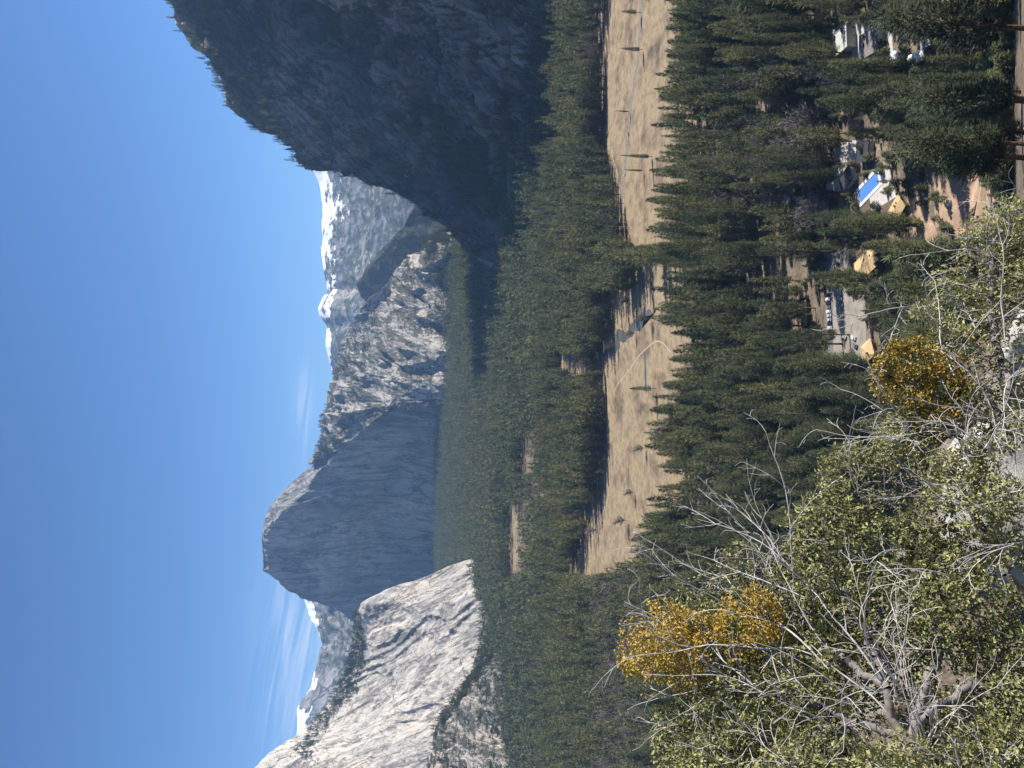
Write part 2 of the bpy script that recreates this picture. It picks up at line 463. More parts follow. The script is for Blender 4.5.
spur = sheet("dark_spur", [
    (185, [(428, 5751), (450, 5538), (480, 5254)]), (200, [(418, 5893), (440, 5680), (475, 5396)]), (212, [(410, 6035), (435, 5793), (470, 5467)]),
    (225, [(404, 6148), (430, 5893), (465, 5538)]), (244, [(387, 6319), (420, 6049), (458, 5751)]), (267, [(367, 6532), (400, 6276), (440, 5964)]),
    (284, [(356, 6702), (390, 6446), (430, 6177)]), (295, [(361, 6816), (385, 6645), (415, 6475)]), (304, [(370, 6958), (380, 6887), (400, 6759)])],
    MT['darkhill'], 140, 90, amp=50, wl=350, jag=.8, amp2=10, back=350, seed=41, label="pointed dark forested spur rising before the snowy ridge")
ledge = sheet("rocky_ledges", [
    (215, [(448, 4700), (458, 4550), (475, 4300)]), (238, [(440, 4800), (455, 4600), (475, 4300)]), (250, [(425, 4950), (450, 4640), (475, 4300)]), (275, [(393, 5300), (435, 4800), (475, 4350)]),
    (300, [(364, 5650), (415, 5000), (475, 4400)]), (320, [(351, 5850), (410, 5080), (475, 4430)]), (345, [(339, 6050), (405, 5150), (475, 4450)]),
    (380, [(331, 6200), (400, 5200), (475, 4480)]), (394, [(328, 6250), (400, 5260), (475, 4540)]), (401, [(327, 6255), (400, 5300), (470, 4650)]), (412, [(325, 6270), (350, 5850), (386, 5500)]),
    (420, [(323, 6280), (346, 5960), (373, 5650)]), (440, [(321, 6330), (336, 6150), (352, 5960)]), (456, [(317, 6400), (324, 6300), (332, 6200)]), (464, [(313, 6440), (316, 6390), (320, 6330)])],
    MT['litrock'], 380, 240, terr=(190, 4, 520, .8), amp=70, wl=330, zs=.6, tilt=(-.3, -2.0), jag=1.0, amp2=6, back=700, seed=51, ridged=.7, label="sunlit broken granite ledges below the shoulder of the dome")
dome_cols = [
    (384, [(402, 5420), (414, 5260), (430, 5050), (475, 4650)]), (405, [(386, 5480), (400, 5350), (425, 5150), (475, 4750)]),
    (420, [(360, 5810), (374, 5670), (415, 5300), (475, 4800)]), (440, [(339, 6110), (353, 5980), (405, 5450), (475, 4860)]), (452, [(324, 6300), (338, 6180), (400, 5560), (475, 4900)]), (463, [(314, 6420), (330, 6240), (395, 5640), (475, 4940)]),
    (472, [(302, 6520), (317, 6310), (390, 5720), (475, 4980)]), (481, [(291, 6600), (311, 6360), (388, 5790), (475, 5020)]),
    (492, [(281, 6660), (306, 6400), (385, 5860), (475, 5070)]), (506, [(270, 6700), (288, 6480), (385, 5950), (475, 5130)]),
    (520, [(264, 6740), (276, 6550), (380, 6060), (475, 5170)]), (535, [(262, 6760), (265, 6690), (378, 6200), (475, 5250)]),
    (550, [(262, 6820), (266, 6770), (375, 6300), (475, 5350)]), (570, [(263, 6900), (268, 6850), (372, 6450), (475, 5450)]),
    (578, [(276, 6960), (280, 6920), (372, 6520), (475, 5500)]), (588, [(291, 7030), (295, 6990), (374, 6600), (475, 5560)]),
    (598, [(305, 7100), (309, 7060), (378, 6700), (475, 5620)]), (607, [(335, 7180), (338, 7150), (385, 6800), (475, 5700)]),
    (618, [(351, 7260), (354, 7230), (390, 6900), (475, 5760)]), (640, [(380, 7400), (385, 7350), (400, 7100), (475, 5900)])]
# the face stands nearly upright down to its apron
dome_cols = [(y, [p[0], p[1], (p[2][0], p[1][1] - 190), (475, p[1][1] - 620)]) for y, p in dome_cols]
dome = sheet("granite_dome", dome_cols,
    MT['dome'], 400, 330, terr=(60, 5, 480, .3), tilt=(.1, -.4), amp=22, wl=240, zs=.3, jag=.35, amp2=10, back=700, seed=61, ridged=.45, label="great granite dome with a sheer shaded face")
slab = sheet("pale_slabs", [
    (560, [(474, 3420), (478, 3400), (492, 3250)]), (572, [(437, 3560), (460, 3440), (500, 3180)]), (582, [(412, 3680), (450, 3480), (505, 3120)]),
    (590, [(387, 3780), (440, 3500), (505, 3080)]), (602, [(362, 3900), (425, 3540), (505, 3020)]), (622, [(357, 4000), (420, 3560), (505, 2960)]),
    (643, [(355, 4060), (415, 3560), (505, 2920)]), (673, [(349, 4120), (405, 3560), (505, 2880)]), (703, [(328, 4180), (395, 3560), (505, 2840)]),
    (724, [(310, 4200), (390, 3540), (505, 2800)]), (734, [(296, 4210), (385, 3520), (505, 2780)]), (754, [(270, 4220), (375, 3500), (505, 2760)]),
    (768, [(258, 4230), (370, 3480), (505, 2740)]), (800, [(225, 4240), (360, 3450), (505, 2700)]), (870, [(170, 4250), (340, 3400), (505, 2650)])],
    MT['slab'], 420, 330, terr=(85, 8, 330, .05), toct=3, amp=26, wl=300, zs=.1, jag=.6, amp2=9, back=800, seed=71, ridged=.75, tilt=(.82, -1.18), label="pale sunlit granite slabs sweeping down to the forest")
talus = sheet("grey_outcrop", [
    (575, [(505, 2700), (520, 2480), (532, 2320)]), (600, [(497, 2750), (515, 2480), (532, 2280)]), (630, [(484, 2760), (508, 2480), (534, 2240)]), (660, [(470, 2740), (500, 2440), (536, 2200)]),
    (685, [(455, 2710), (495, 2400), (538, 2160)]), (705, [(446, 2690), (490, 2380), (540, 2130)]), (735, [(434, 2660), (487, 2350), (540, 2100)]),
    (768, [(424, 2620), (485, 2320), (542, 2070)]), (870, [(400, 2550), (478, 2250), (545, 1990)])],
    MT['outcrop'], 260, 160, terr=(70, 6, 230, .3), amp=25, wl=190, zs=.6, jag=1.0, amp2=4, back=500, seed=81, ridged=.5, label="grey granite outcrop and brushy slope at the foot of the slabs")

# the great shaded cliff: a plane rising away from the valley, bounded by its ridge, traced in view; unseen stretch set low to admit sun
NH = np.array([.94, .34]); M_ = .95
def cliff_depth(x, y, off=0.0, mm=M_):
    d = ray(np.float64(x), np.float64(y)); d = d / d[1]
    # z = CAMz + d2*Y ; plane z = ((X-680)*.94 + (Y-1640)*.34 - off) * mm
    return float((CAM[2] + (680 * NH[0] + 1640 * NH[1] + off) * mm) / ((d[0] * NH[0] + NH[1]) * mm - d[2]))
ridge = [(-260, 270), (-160, 205), (-80, 160), (0, 166), (23, 175), (40, 190), (56, 207), (84, 225), (101, 230), (116, 246), (131, 261), (136, 279), (150, 294), (159, 303), (166, 316), (173, 350), (192, 379), (211, 412), (234, 440), (258, 460), (286, 492), (303, 508)]
cols = []
for y, x in ridge:
    fx = 592 - (y + 260) * .118 if y < 280 else 530
    pts = []
    for k, t in enumerate((0, .3, .65, 1.0)):
        xx = x + (fx - x) * t
        pts.append((xx, cliff_depth(xx, y, 0, M_ - .12 * min(1, max(0, (y - 110) / 120)))))
    cols.append((y, pts))
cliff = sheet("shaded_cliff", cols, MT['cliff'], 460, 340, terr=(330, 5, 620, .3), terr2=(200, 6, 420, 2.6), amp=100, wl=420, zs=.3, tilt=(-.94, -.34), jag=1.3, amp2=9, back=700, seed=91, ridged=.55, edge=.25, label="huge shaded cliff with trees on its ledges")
# ------------------------------------------------------------------ tree templates
def leafmat(name, stops, rough=.75, transl=.25, spec=.2):
    mt, nt, bs, out = material(name)
    at_ = nt.new('ShaderNodeAttribute'); at_.attribute_name = 'tint'
    oi = nt.new('ShaderNodeObjectInfo')
    f = nt.math('ADD', at_.outputs['Fac'], nt.math('MULTIPLY', nt.math('SUBTRACT', oi.outputs['Random'], .5), .62))
    c = nt.ramp(f, stops)
    nt.l.new(c, bs.inputs['Base Color']); bs.inputs['Roughness'].default_value = rough; bs.inputs['Specular IOR Level'].default_value = spec
    if transl > 0:
        tr = nt.new('ShaderNodeBsdfTranslucent'); nt.l.new(c, tr.inputs[0])
        mx = nt.new('ShaderNodeMixShader'); mx.inputs[0].default_value = transl
        nt.l.new(bs.outputs[0], mx.inputs[1]); nt.l.new(tr.outputs[0], mx.inputs[2]); nt.l.new(mx.outputs[0], out.inputs[0])
    return mt
MT['needles'] = leafmat("pine_needles", [(0.0, (.040, .054, .034)), (.45, (.100, .120, .060)), (.75, (.145, .156, .070)), (1.0, (.195, .19, .08))], transl=.3)
MT['needles_far'] = MT['needles']
MT['twigs'] = leafmat("bare_twigs", [(0.0, (.13, .112, .105)), (.5, (.205, .182, .17)), (1.0, (.28, .25, .23))], transl=0)
MT['bark'] = plain("pine_bark", (.15, .095, .062), .9, .35, 1.2)
MT['greybark'] = plain("grey_bark", (.19, .165, .145), .9, .3, 1.5)

def trunk_mesh(H, r0, top=.92, n=6, bend=0.0):
    hs = np.array([0, .04, .25, .55, top]) * H; rs = np.array([1.35, 1.0, .8, .5, .08]) * r0
    a = np.arange(n) / n * 2 * math.pi
    V = np.concatenate([np.stack([r * np.cos(a) + bend * math.sin(h / H * 3), r * np.sin(a), np.full(n, h)], -1) for h, r in zip(hs, rs)])
    Fq = []
    for k in range(len(hs) - 1):
        for i in range(n):
            j = (i + 1) % n
            Fq += [(k * n + i, k * n + j, (k + 1) * n + j), (k * n + i, (k + 1) * n + j, (k + 1) * n + i)]
    return V, np.array(Fq)

def tufts(P, D, L, Wd, r, Nr=None, nz=.3):
    """needle sprays: one pointed blade from each point P along D, its flat side turned roughly towards Nr"""
    n = len(P)
    s = np.cross(D, r.normal(size=(n, 3)) * (1.0 if Nr is None else nz) + (0 if Nr is None else Nr)); s /= np.linalg.norm(s, axis=1)[:, None] + 1e-9
    D = D / (np.linalg.norm(D, axis=1)[:, None] + 1e-9)
    V = np.stack([P - s * Wd[:, None] / 2, P + s * Wd[:, None] / 2, P + D * L[:, None]], 1)
    return V.reshape(-1, 3), np.arange(3 * n).reshape(-1, 3)

def conifer(seed, H=46.0, Rr=4.4, n=2300, tl=2.2, tw=.36, start=.2, taper=.8, lump=.3, limb=0, nz=.22):
    """slender crown of upswept sprays: points spread through a lumpy spindle, thickest near its outside"""
    r = np.random.default_rng(seed)
    f = 1 - np.sqrt(1 - r.uniform(0, .985, n)) if taper > .7 else r.uniform(0, 1, n) ** 1.15
    f = np.clip(f * 1.02, 0, 1)
    a = r.uniform(0, 6.2832, n)
    prof = np.minimum(1, .5 + 3.2 * f) * (1 - f) ** taper + .03
    c3 = np.stack([np.cos(a) * 1.25, np.sin(a) * 1.25, f * H / 6.5], -1)
    lm = vnoise(c3 + seed, seed) + .5 * vnoise(c3 * 2.3 + seed, seed + 1)
    lean = .5 * vnoise(np.stack([f * 3, f * 0, f * 0], -1), seed + 3)
    u = np.sqrt(r.uniform(.22, 1, n))
    rad = Rr * prof * (1 + lump * lm) * u
    x = rad * np.cos(a) + lean; y = rad * np.sin(a)
    z = H * (start + (1 - start) * f) - .22 * rad + r.normal(0, .25, n)
    P = np.stack([x, y, np.minimum(z, H)], 1)
    flat = (r.random(n) < .62)[:, None]
    D = np.where(flat, np.stack([np.cos(a) * .9, np.sin(a) * .9, np.full(n, .38)], 1), np.stack([np.cos(a) * .36, np.sin(a) * .36, np.full(n, 1.0)], 1)) + r.normal(0, .2, (n, 3))
    Nr = np.where(flat, np.stack([np.cos(a) * .35, np.sin(a) * .35, np.full(n, .95)], 1), np.stack([np.cos(a), np.sin(a), np.full(n, .5)], 1))
    L = tl * r.uniform(.6, 1.3, n) * (.6 + .4 * np.clip(prof * 1.6, 0, 1)); Wd = tw * r.uniform(.7, 1.3, n)
    V, Fc = tufts(P, D, L, Wd, r, Nr, nz)
    T = r.normal(0, .08, n) + .12 * lm
    lb = None
    if limb:
        lv, lf = [], []
        for k in range(limb):
            q = r.uniform(0, .8); b = r.uniform(0, 6.28); rr = Rr * min(1, .5 + 3.2 * q) * (1 - q) ** taper * .85; h = H * (start + (1 - start) * q)
            p_ = np.array([-math.sin(b), math.cos(b), 0]) * .1; s = np.array([0, 0, h])
            lv.append(np.array([s - p_, s + p_, [rr * math.cos(b), rr * math.sin(b), h - .1 * rr]])); lf.append([3 * k, 3 * k + 1, 3 * k + 2])
        for k in range(8):                       # dead stubs below the crown
            b = r.uniform(0, 6.28); h = H * r.uniform(.08, start); p_ = np.array([-math.sin(b), math.cos(b), 0]) * .07; s = np.array([0, 0, h]); j = 3 * (limb + k)
            lv.append(np.array([s - p_, s + p_, [1.8 * math.cos(b), 1.8 * math.sin(b), h - .4]])); lf.append([j, j + 1, j + 2])
        lb = (np.concatenate(lv), np.array(lf))
    return dict(V=V, F=Fc, T=np.repeat(T, 3), H=H, limb=lb)

def bare(seed, H=22.0, Rr=6.5, n=1500, tl=2.4, tw=.2, limbs=26):
    """leafless broad crown: limbs and a haze of fine twigs"""
    r = np.random.default_rng(seed)
    Ps, Ds = [], []; lv, lf = [], []; c = 0
    for b in range(limbs):
        a = r.uniform(0, 6.28); e = r.uniform(.35, 1.35)
        s = np.array([0, 0, H * r.uniform(.18, .5)])
        d = np.array([math.cos(a) * math.cos(e), math.sin(a) * math.cos(e), math.sin(e)])
        L = min(Rr / max(.25, math.cos(e)), (H - s[2]) / max(.3, d[2])) * r.uniform(.75, 1.0)
        mid = s + d * L * .5 + r.normal(0, .05, 3) * L; end = s + d * L + np.array([0, 0, .08 * L])
        p_ = np.cross(d, [0, 0, 1.0]); p_ /= np.linalg.norm(p_)
        for (u, v, w1, w2) in ((s, mid, .22, .13), (mid, end, .13, .03)):
            for ax in (p_, np.cross(p_, d)):
                lv.append(np.array([u - ax * w1, u + ax * w1, v + ax * w2, v - ax * w2])); lf += [[c, c + 1, c + 2], [c, c + 2, c + 3]]; c += 4
        k = n // limbs
        q = r.uniform(.3, 1.05, k)[:, None]
        P = np.where(q < .5, s + (mid - s) * q * 2, mid + (end - mid) * (q - .5) * 2) + r.normal(0, .07, (k, 3)) * L * q
        D = d + r.normal(0, .7, (k, 3)) + np.array([0, 0, .35])
        Ps.append(P); Ds.append(D)
    P = np.concatenate(Ps); D = np.concatenate(Ds)
    V, Fc = tufts(P, D, tl * r.uniform(.5, 1.3, len(P)), np.full(len(P), tw) * r.uniform(.7, 1.5, len(P)), r)
    return dict(V=V, F=Fc, T=np.repeat(r.normal(.45, .15, len(P)), 3), H=H, limb=(np.concatenate(lv), np.array(lf)))

def merged(name, sets, mats):
    """sets: list of (template dict with V,F,T,M, positions, height factor, width factor, rotation, tint) -> ONE mesh of uncountable trees"""
    AV, AF, AT, AM = [], [], [], []; base = 0
    for tp, pos, sh, sw, rot, ti in sets:
        n = len(pos)
        if n == 0: continue
        c, s = np.cos(rot), np.sin(rot)
        v = tp['V'].astype(np.float32)
        x = (v[None, :, 0] * c[:, None] - v[None, :, 1] * s[:, None]) * sw[:, None] + pos[:, None, 0]
        y = (v[None, :, 0] * s[:, None] + v[None, :, 1] * c[:, None]) * sw[:, None] + pos[:, None, 1]
        z = v[None, :, 2] * sh[:, None] + pos[:, None, 2]
        AV.append(np.stack([x, y, z], -1).reshape(-1, 3).astype(np.float32))
        k = len(v)
        AF.append((tp['F'][None] + (np.arange(n) * k + base)[:, None, None]).reshape(-1, 3).astype(np.int32)); base += n * k
        AT.append((tp['T'][None] + ti[:, None]).reshape(-1).astype(np.float32))
        AM.append(np.tile(tp['M'], n).astype(np.int32))
    return mesh_np(name, np.concatenate(AV), np.concatenate(AF), mats, np.concatenate(AM), np.concatenate(AT))

def full(tp, r0=.5, limb=True):
    """template with trunk and limbs added, needles = material 0, wood = material 1"""
    V, Fc, T = tp['V'], tp['F'], tp['T']; M = np.zeros(len(Fc), int)
    tv, tf = trunk_mesh(tp['H'], r0, n=4)
    if limb and tp['limb'] is not None:
        lv, lf = tp['limb']; tf = np.concatenate([tf, lf + len(tv)]); tv = np.concatenate([tv, lv])
    return dict(V=np.concatenate([V, tv]), F=np.concatenate([Fc, tf + len(V)]), T=np.concatenate([T, np.full(len(tv), .5)]), M=np.concatenate([M, np.ones(len(tf), int)]), H=tp['H'])

KINDS_ = [(4.0, .16, .85, .42), (4.6, .2, .66, .55), (3.4, .1, 1.0, .36), (4.3, .24, .76, .5), (5.0, .18, .6, .62), (3.2, .12, .95, .4)]
PINE_HI = [conifer(100 + i, 46, r_, 2700, 1.8, .33, st_, ta_, lu_, limb=40) for i, (r_, st_, ta_, lu_) in enumerate(KINDS_)]
PINE_MID = [full(conifer(200 + i, 46, r_, 760, 3.0, .72, st_, ta_, lu_), .45, False) for i, (r_, st_, ta_, lu_) in enumerate(KINDS_)]
PINE_LOW = [full(conifer(300 + i, 46, r_, 230, 4.4, 1.35, st_, ta_, lu_), .45, False) for i, (r_, st_, ta_, lu_) in enumerate(KINDS_)]
PINE_TINY = [full(conifer(400 + i, 46, r_ * 1.05, 60, 6.5, 2.9, st_ * .7, ta_, lu_), .45, False) for i, (r_, st_, ta_, lu_) in enumerate(KINDS_[:4])]
for t_ in PINE_TINY:
    k_ = t_['M'] == 0; t_['F'] = t_['F'][k_]; t_['M'] = t_['M'][k_]
BARE = [bare(500 + i, H=h_, Rr=r_) for i, (h_, r_) in enumerate([(22, 7.0), (25, 6.2), (19, 7.5), (27, 6.5)])]
BARE_MID = [full(bare(520 + i, H=h_, Rr=r_, n=420, tl=2.6, tw=.2, limbs=12), .35) for i, (h_, r_) in enumerate([(22, 7.0), (25, 6.2), (19, 7.5)])]

# ------------------------------------------------------------------ open ground that the photograph shows between the trees (picture outlines)
OPEN = [
    [(610, -40), (667, -40), (663, 60), (654, 92), (654, 140), (650, 170), (647, 205), (650, 243), (633, 247), (629, 215), (622, 192), (616, 170), (607, 140), (606, 60)],
    [(606, 372), (601, 352), (613, 336), (640, 312), (652, 318), (672, 330), (676, 350), (662, 376), (652, 400), (641, 432), (650, 452), (655, 472), (645, 502), (625, 542), (612, 562), (592, 574), (578, 569), (585, 540), (600, 500), (608, 445), (607, 400)],
    [(612, 292), (636, 288), (646, 262), (652, 262), (652, 300), (650, 326), (640, 313), (616, 334)],
    [(507, 508), (516, 503), (517, 560), (508, 580)], [(519, 440), (527, 437), (528, 470), (520, 474)],
    [(555, 354), (571, 353), (578, 372), (570, 374), (560, 364)], [(577, 505), (583, 503), (584, 518), (578, 520)],
    [(826, 291), (840, 291), (862, 296), (862, 322), (864, 362), (855, 362), (845, 350), (830, 350)], [(830, 250), (846, 250), (846, 270), (831, 270)],
    [(852, 270), (873, 247), (881, 254), (862, 276)], [(797, 302), (806, 302), (806, 326), (797, 326)],
    [(856, 341), (866, 337), (872, 350), (866, 366)], [(883, 216), (896, 196), (905, 200), (896, 220)],
    [(854, 192), (864, 176), (880, 172), (890, 188), (876, 198), (866, 212)], [(834, 146), (856, 142), (870, 148), (864, 158), (852, 160), (834, 160)],
    [(827, 172), (845, 168), (854, 174), (846, 190), (836, 186), (827, 186)],
    [(830, 28), (850, 28), (882, 28), (882, 57), (832, 54)], [(888, 50), (904, 50), (926, 44), (926, 54), (902, 76)], [(810, 4), (820, 4), (820, 33), (810, 33)],
    [(916, 30), (928, 30), (930, 50), (918, 50)], [(928, -6), (962, -6), (960, 7), (932, 7)],
    [(958, 172), (985, 170), (1010, 200), (1000, 240), (975, 245), (955, 225)], [(920, 240), (935, 240), (935, 260), (920, 260)], [(938, 175), (948, 172), (950, 215), (938, 220)],
    [(970, 262), (985, 262), (985, 285), (970, 285)], [(908, 205), (918, 200), (934, 230), (925, 236)], [(796, 94), (806, 94), (807, 112), (797, 112)], [(780, 190), (790, 190), (791, 206), (781, 206)],
]
NOTREES = OPEN[:3]
BAREZONE = [([(735, 60), (840, 40), (850, 160), (832, 222), (725, 222)], .32), ([(592, 568), (655, 556), (655, 790), (598, 790)], .55), ([(600, 255), (655, 250), (650, 320), (606, 335)], .2)]
BUSHZONE = [(1060, 205), (1000, 222), (955, 270), (930, 330), (890, 360), (880, 420), (800, 490), (720, 580), (660, 640), (640, 800), (1060, 800)]

def candidates():
    out = []
    for y0, y1, s in ((225, 470, 8.6), (470, 900, 11.2), (900, 1700, 11.5), (1700, 2700, 14), (2700, 5700, 20)):
        yy = np.arange(y0, y1, s); xm = .53 * y1
        xx = np.arange(-xm, xm, s)
        X, Y = np.meshgrid(xx, yy); X = X + rng.uniform(-.48, .48, X.shape) * s; Y = Y + rng.uniform(-.48, .48, Y.shape) * s
        out.append(np.stack([X.ravel(), Y.ravel()], 1))
    P = np.concatenate(out)
    Z = tz(P[:, 0], P[:, 1])
    P = np.concatenate([P, Z[:, None]], 1)
    n = len(P)
    big = vnoise(np.stack([P[:, 0] / 70, P[:, 1] / 70, P[:, 0] * 0], -1), 77)
    H = (55 + 6 * big + rng.normal(0, 11, n)).clip(22, 80)
    H = np.where((P[:, 1] > 950) & (P[:, 1] <= 1500), H * .88, H)
    H = np.where(P[:, 1] > 1500, H * .8, H)
    H = np.where(P[:, 1] < 430, H * .8, H)
    return P, H
P, H = candidates()
gxp, gyp, w_ = project(P)
tx, ty, _ = project(P + np.array([0, 0, 1]) * H[:, None])
ok = (w_ > 0) & (gyp > -90) & (gyp < 860) & (tx < 1050)
ok &= (((P[:, 0] - 680) * NH[0] + (P[:, 1] - 1640) * NH[1]) < 40) | (P[:, 1] > 3050)
ok &= ~((gyp > 600) & (gxp < 496)) & ~((gyp > 590) & (gxp < 470))
# thinner woods where the photograph shows brown ground between the crowns
thin = vnoise(np.stack([P[:, 0] / 38, P[:, 1] / 38, P[:, 0] * 0], -1), 31)
ok &= ~((P[:, 1] < 700) & (thin < -.12) & (rng.random(len(P)) < .8))
thin2 = vnoise(np.stack([P[:, 0] / 55, P[:, 1] / 90, P[:, 0] * 0], -1), 37)
ok &= ~((P[:, 1] >= 700) & (thin2 < -.25) & (rng.random(len(P)) < .55))
ok &= ~((P[:, 1] < 560) & (gyp < 330) & (rng.random(len(P)) < .22))
hide = np.zeros(len(P), bool)
wpx = 4.6 * F / np.maximum(w_, 1)
for poly in OPEN:
    tall = NOTREES.count(poly) > 0
    for f in ((0.0, .2, .4, .6, .8, .95) if tall else (.3, .45, .6, .75, .92)):
        qx = gxp + (tx - gxp) * f; qy = gyp + (ty - gyp) * f
        half = wpx * (1.0 if f > .15 else .2) * (1.15 - f)
        for sgn in (-1, 0, 1):
            hide |= inpoly(qx, qy + sgn * half * (.8 if tall else .75), poly) & (rng.random(len(P)) < (.985 if tall else .92))
# nothing tall that would keep the sun off the roofs, the pool and the lots
Ssh = -S[:2] / np.linalg.norm(S[:2]) / math.tan(SUN_EL)
shade = np.zeros(len(P), bool)
for f in (.35, .55, .75, .9):
    Q = P.copy(); Q[:, :2] += Ssh * (H * f)[:, None]; Q[:, 2] = tz(Q[:, 0], Q[:, 1])
    qx, qy, _ = project(Q)
    for poly in OPEN[7:22]: shade |= inpoly(qx, qy, poly)
hide |= shade & (rng.random(len(P)) < .8)
ok &= ~hide
P, H, gxp, gyp, tx, ty, w_ = P[ok], H[ok], gxp[ok], gyp[ok], tx[ok], ty[ok], w_[ok]
isbare = rng.random(len(P)) < .04
for poly, pr in BAREZONE: isbare |= inpoly((gxp + tx) / 2, gyp, poly) & (rng.random(len(P)) < pr)
isbare &= P[:, 1] < 2100
inb = inpoly(tx, ty, BUSHZONE) & inpoly(gxp, gyp, BUSHZONE)
# wholly behind the shrubs: nothing of them shows
keep = ~inb | (rng.random(len(P)) < .25) & (P[:, 1] > 520)
P, H, gxp, gyp, tx, ty, w_, isbare = P[keep], H[keep], gxp[keep], gyp[keep], tx[keep], ty[keep], w_[keep], isbare[keep]
inb = inpoly(tx, ty, BUSHZONE)
infr = (tx < 1000) & (gyp > 4) & (gyp < 764) & ~inb & (tx > 0)
pxh = F * H / w_
LAND = [((834, 315), "parking lot with its row of cars"), ((866, 262), "long tan roof at the lot's end"), ((866, 190), "blue swimming pool"), ((848, 42), "pale flat roofed hotel block"),
        ((905, 60), "two narrow white roofs"), ((985, 205), "bare tan slope with fallen trees"), ((845, 165), "dark charcoal roofs"), ((801, 313), "small tan roof by the lot"), ((894, 208), "tan roof beside the pool")]
def near_label(gx_, gy_, kind):
    d = [(math.hypot(gx_ - p[0], gy_ - p[1]), s) for p, s in LAND]
    d.sort()
    return d[0]

def tree_obj(name, label, cat, group, crown_me, trunk_me, pos, sh, sw, rz):
    t = thing(name, label, cat, tuple(pos), rz, group); t.scale = (sw, sw, sh)
    link("crown", crown_me, t); link("trunk", trunk_me, t)
    return t
hi_me = []
for tp in PINE_HI:
    me_c = mesh_np("pine_crown", tp['V'], tp['F'], MT['needles'], None, tp['T'] + .5)
    tv, tf = trunk_mesh(tp['H'], .5, n=8); lv, lf = tp['limb']
    me_t = mesh_np("pine_trunk", np.concatenate([tv, lv]), np.concatenate([tf, lf + len(tv)]), MT['bark'])
    hi_me.append((me_c, me_t))
bare_me = []
for tp in BARE:
    me_c = mesh_np("bare_crown", tp['V'], tp['F'], MT['twigs'], None, tp['T'])
    tv, tf = trunk_mesh(tp['H'] * .7, .32, n=6); lv, lf = tp['limb']
    me_t = mesh_np("bare_trunk", np.concatenate([tv, lv]), np.concatenate([tf, lf + len(tv)]), MT['greybark'])
    bare_me.append((me_c, me_t))

# the pines that show largest are things of their own
idx = np.where(infr & ~isbare)[0]
big = idx[np.argsort(-pxh[idx])][:285]
isind = np.zeros(len(P), bool); isind[big] = True
for i in big:
    dist, lm = near_label(gxp[i], gyp[i], 'pine')
    if dist < 48: lab, grp = f"tall dark green pine growing close around the {lm}", f"pines around the {lm}"
    elif gyp[i] < 230: lab, grp = "tall dark green pine of the thick wood uphill of the hotel roofs and pool", "pines of the wood by the hotel and pool"
    else: lab, grp = "tall dark green pine of the dense wood rising behind the pale branched shrubs", "pines of the wood behind the shrubs"
    k = int(rng.integers(len(hi_me)))
    sh = H[i] / 46; sw = sh * rng.uniform(.9, 1.25) * (1.3 if P[i, 1] < 470 else 1.08)
    tree_obj("pine_tree", lab, "tree", grp, *hi_me[k], (P[i, 0], P[i, 1], P[i, 2] - .3), sh, sw, rng.uniform(0, 6.28))
# leafless trees
idx = np.where(infr & isbare)[0]
bb = idx[np.argsort(-pxh[idx])][:150]
isindb = np.zeros(len(P), bool); isindb[bb] = True
for i in bb:
    dist, lm = near_label(gxp[i], gyp[i], 'bare')
    if dist < 45: lab, grp = f"leafless grey brown tree standing near the {lm}", f"leafless trees near the {lm}"
    elif gyp[i] > 540: lab, grp = "leafless brown grey tree in the thicket at the meadow's far tip", "leafless trees at the meadow tip"
    elif gxp[i] < 690: lab, grp = "leafless grey tree at the river and meadow edge", "leafless trees along the river"
    else: lab, grp = "leafless grey tree showing purple among the dark pines below the meadow", "leafless trees among the pines"
    k = int(rng.integers(len(bare_me)))
    sh = rng.uniform(1.2, 1.85)
    tree_obj("bare_tree", lab, "tree", grp, *bare_me[k], (P[i, 0], P[i, 1], P[i, 2] - .3), sh, sh * rng.uniform(.85, 1.15), rng.uniform(0, 6.28))

# lone trees out on the meadow (picture position of the foot, height in metres)
LONE = [((652, 156), 46, .8, "lone tall pine standing on the open meadow just past the road", 2), ((644, 170), 30, .75, "shorter lone pine beside the tall one on the meadow below the road", 5),
        ((643, 49), 34, 1.0, "dark pine standing alone by the road near the meadow's upper edge", 0), ((641, 12), 30, 1.1, "bushy dark pine by the road at the very top edge of the meadow", 3),
        ((630, 111), 24, .7, "thin sparse pine standing alone beyond the road", 5), ((656, 388), 34, 1.1, "dark pine with a long shadow at the near edge of the main meadow", 1)]
for (px, hh, wf, lab, k) in LONE:
    q = gp(*px); sh = hh / 46
    tree_obj("pine_tree", lab, "tree", None, *hi_me[k], (q[0], q[1], q[2] - .2), sh, sh * wf, 1.0)
LONEB = [((618, 345), .9, "leafless grey tree leaning over the river near the bridge"), ((652, 318), 1.0, "leafless grey tree at the near end of the river"), ((636, 333), .7, "small leafless tree on the bank halfway along the river"), ((646, 448), .8, "small leafless tree on the near edge of the tan meadow"), ((606, 470), .7, "leafless tree standing out from the far edge of the meadow"), ((598, 530), .9, "leafless tree at the far edge near the meadow tip"), ((632, 300), .8, "leafless tree on the river bank between the two meadows"), ((635, 492), .75, "small leafless grey tree alone on the tan end of the meadow"), ((628, 520), 1.0, "spreading leafless tree at the narrow tip of the meadow"), ((816, 343), 1.05, "round leafless grey tree at the end of the parked car row")]
for px, sh, lab in LONEB:
    q = gp(*px); tree_obj("bare_tree", lab, "tree", None, *bare_me[0], (q[0], q[1], q[2] - .2), sh, sh, .7)

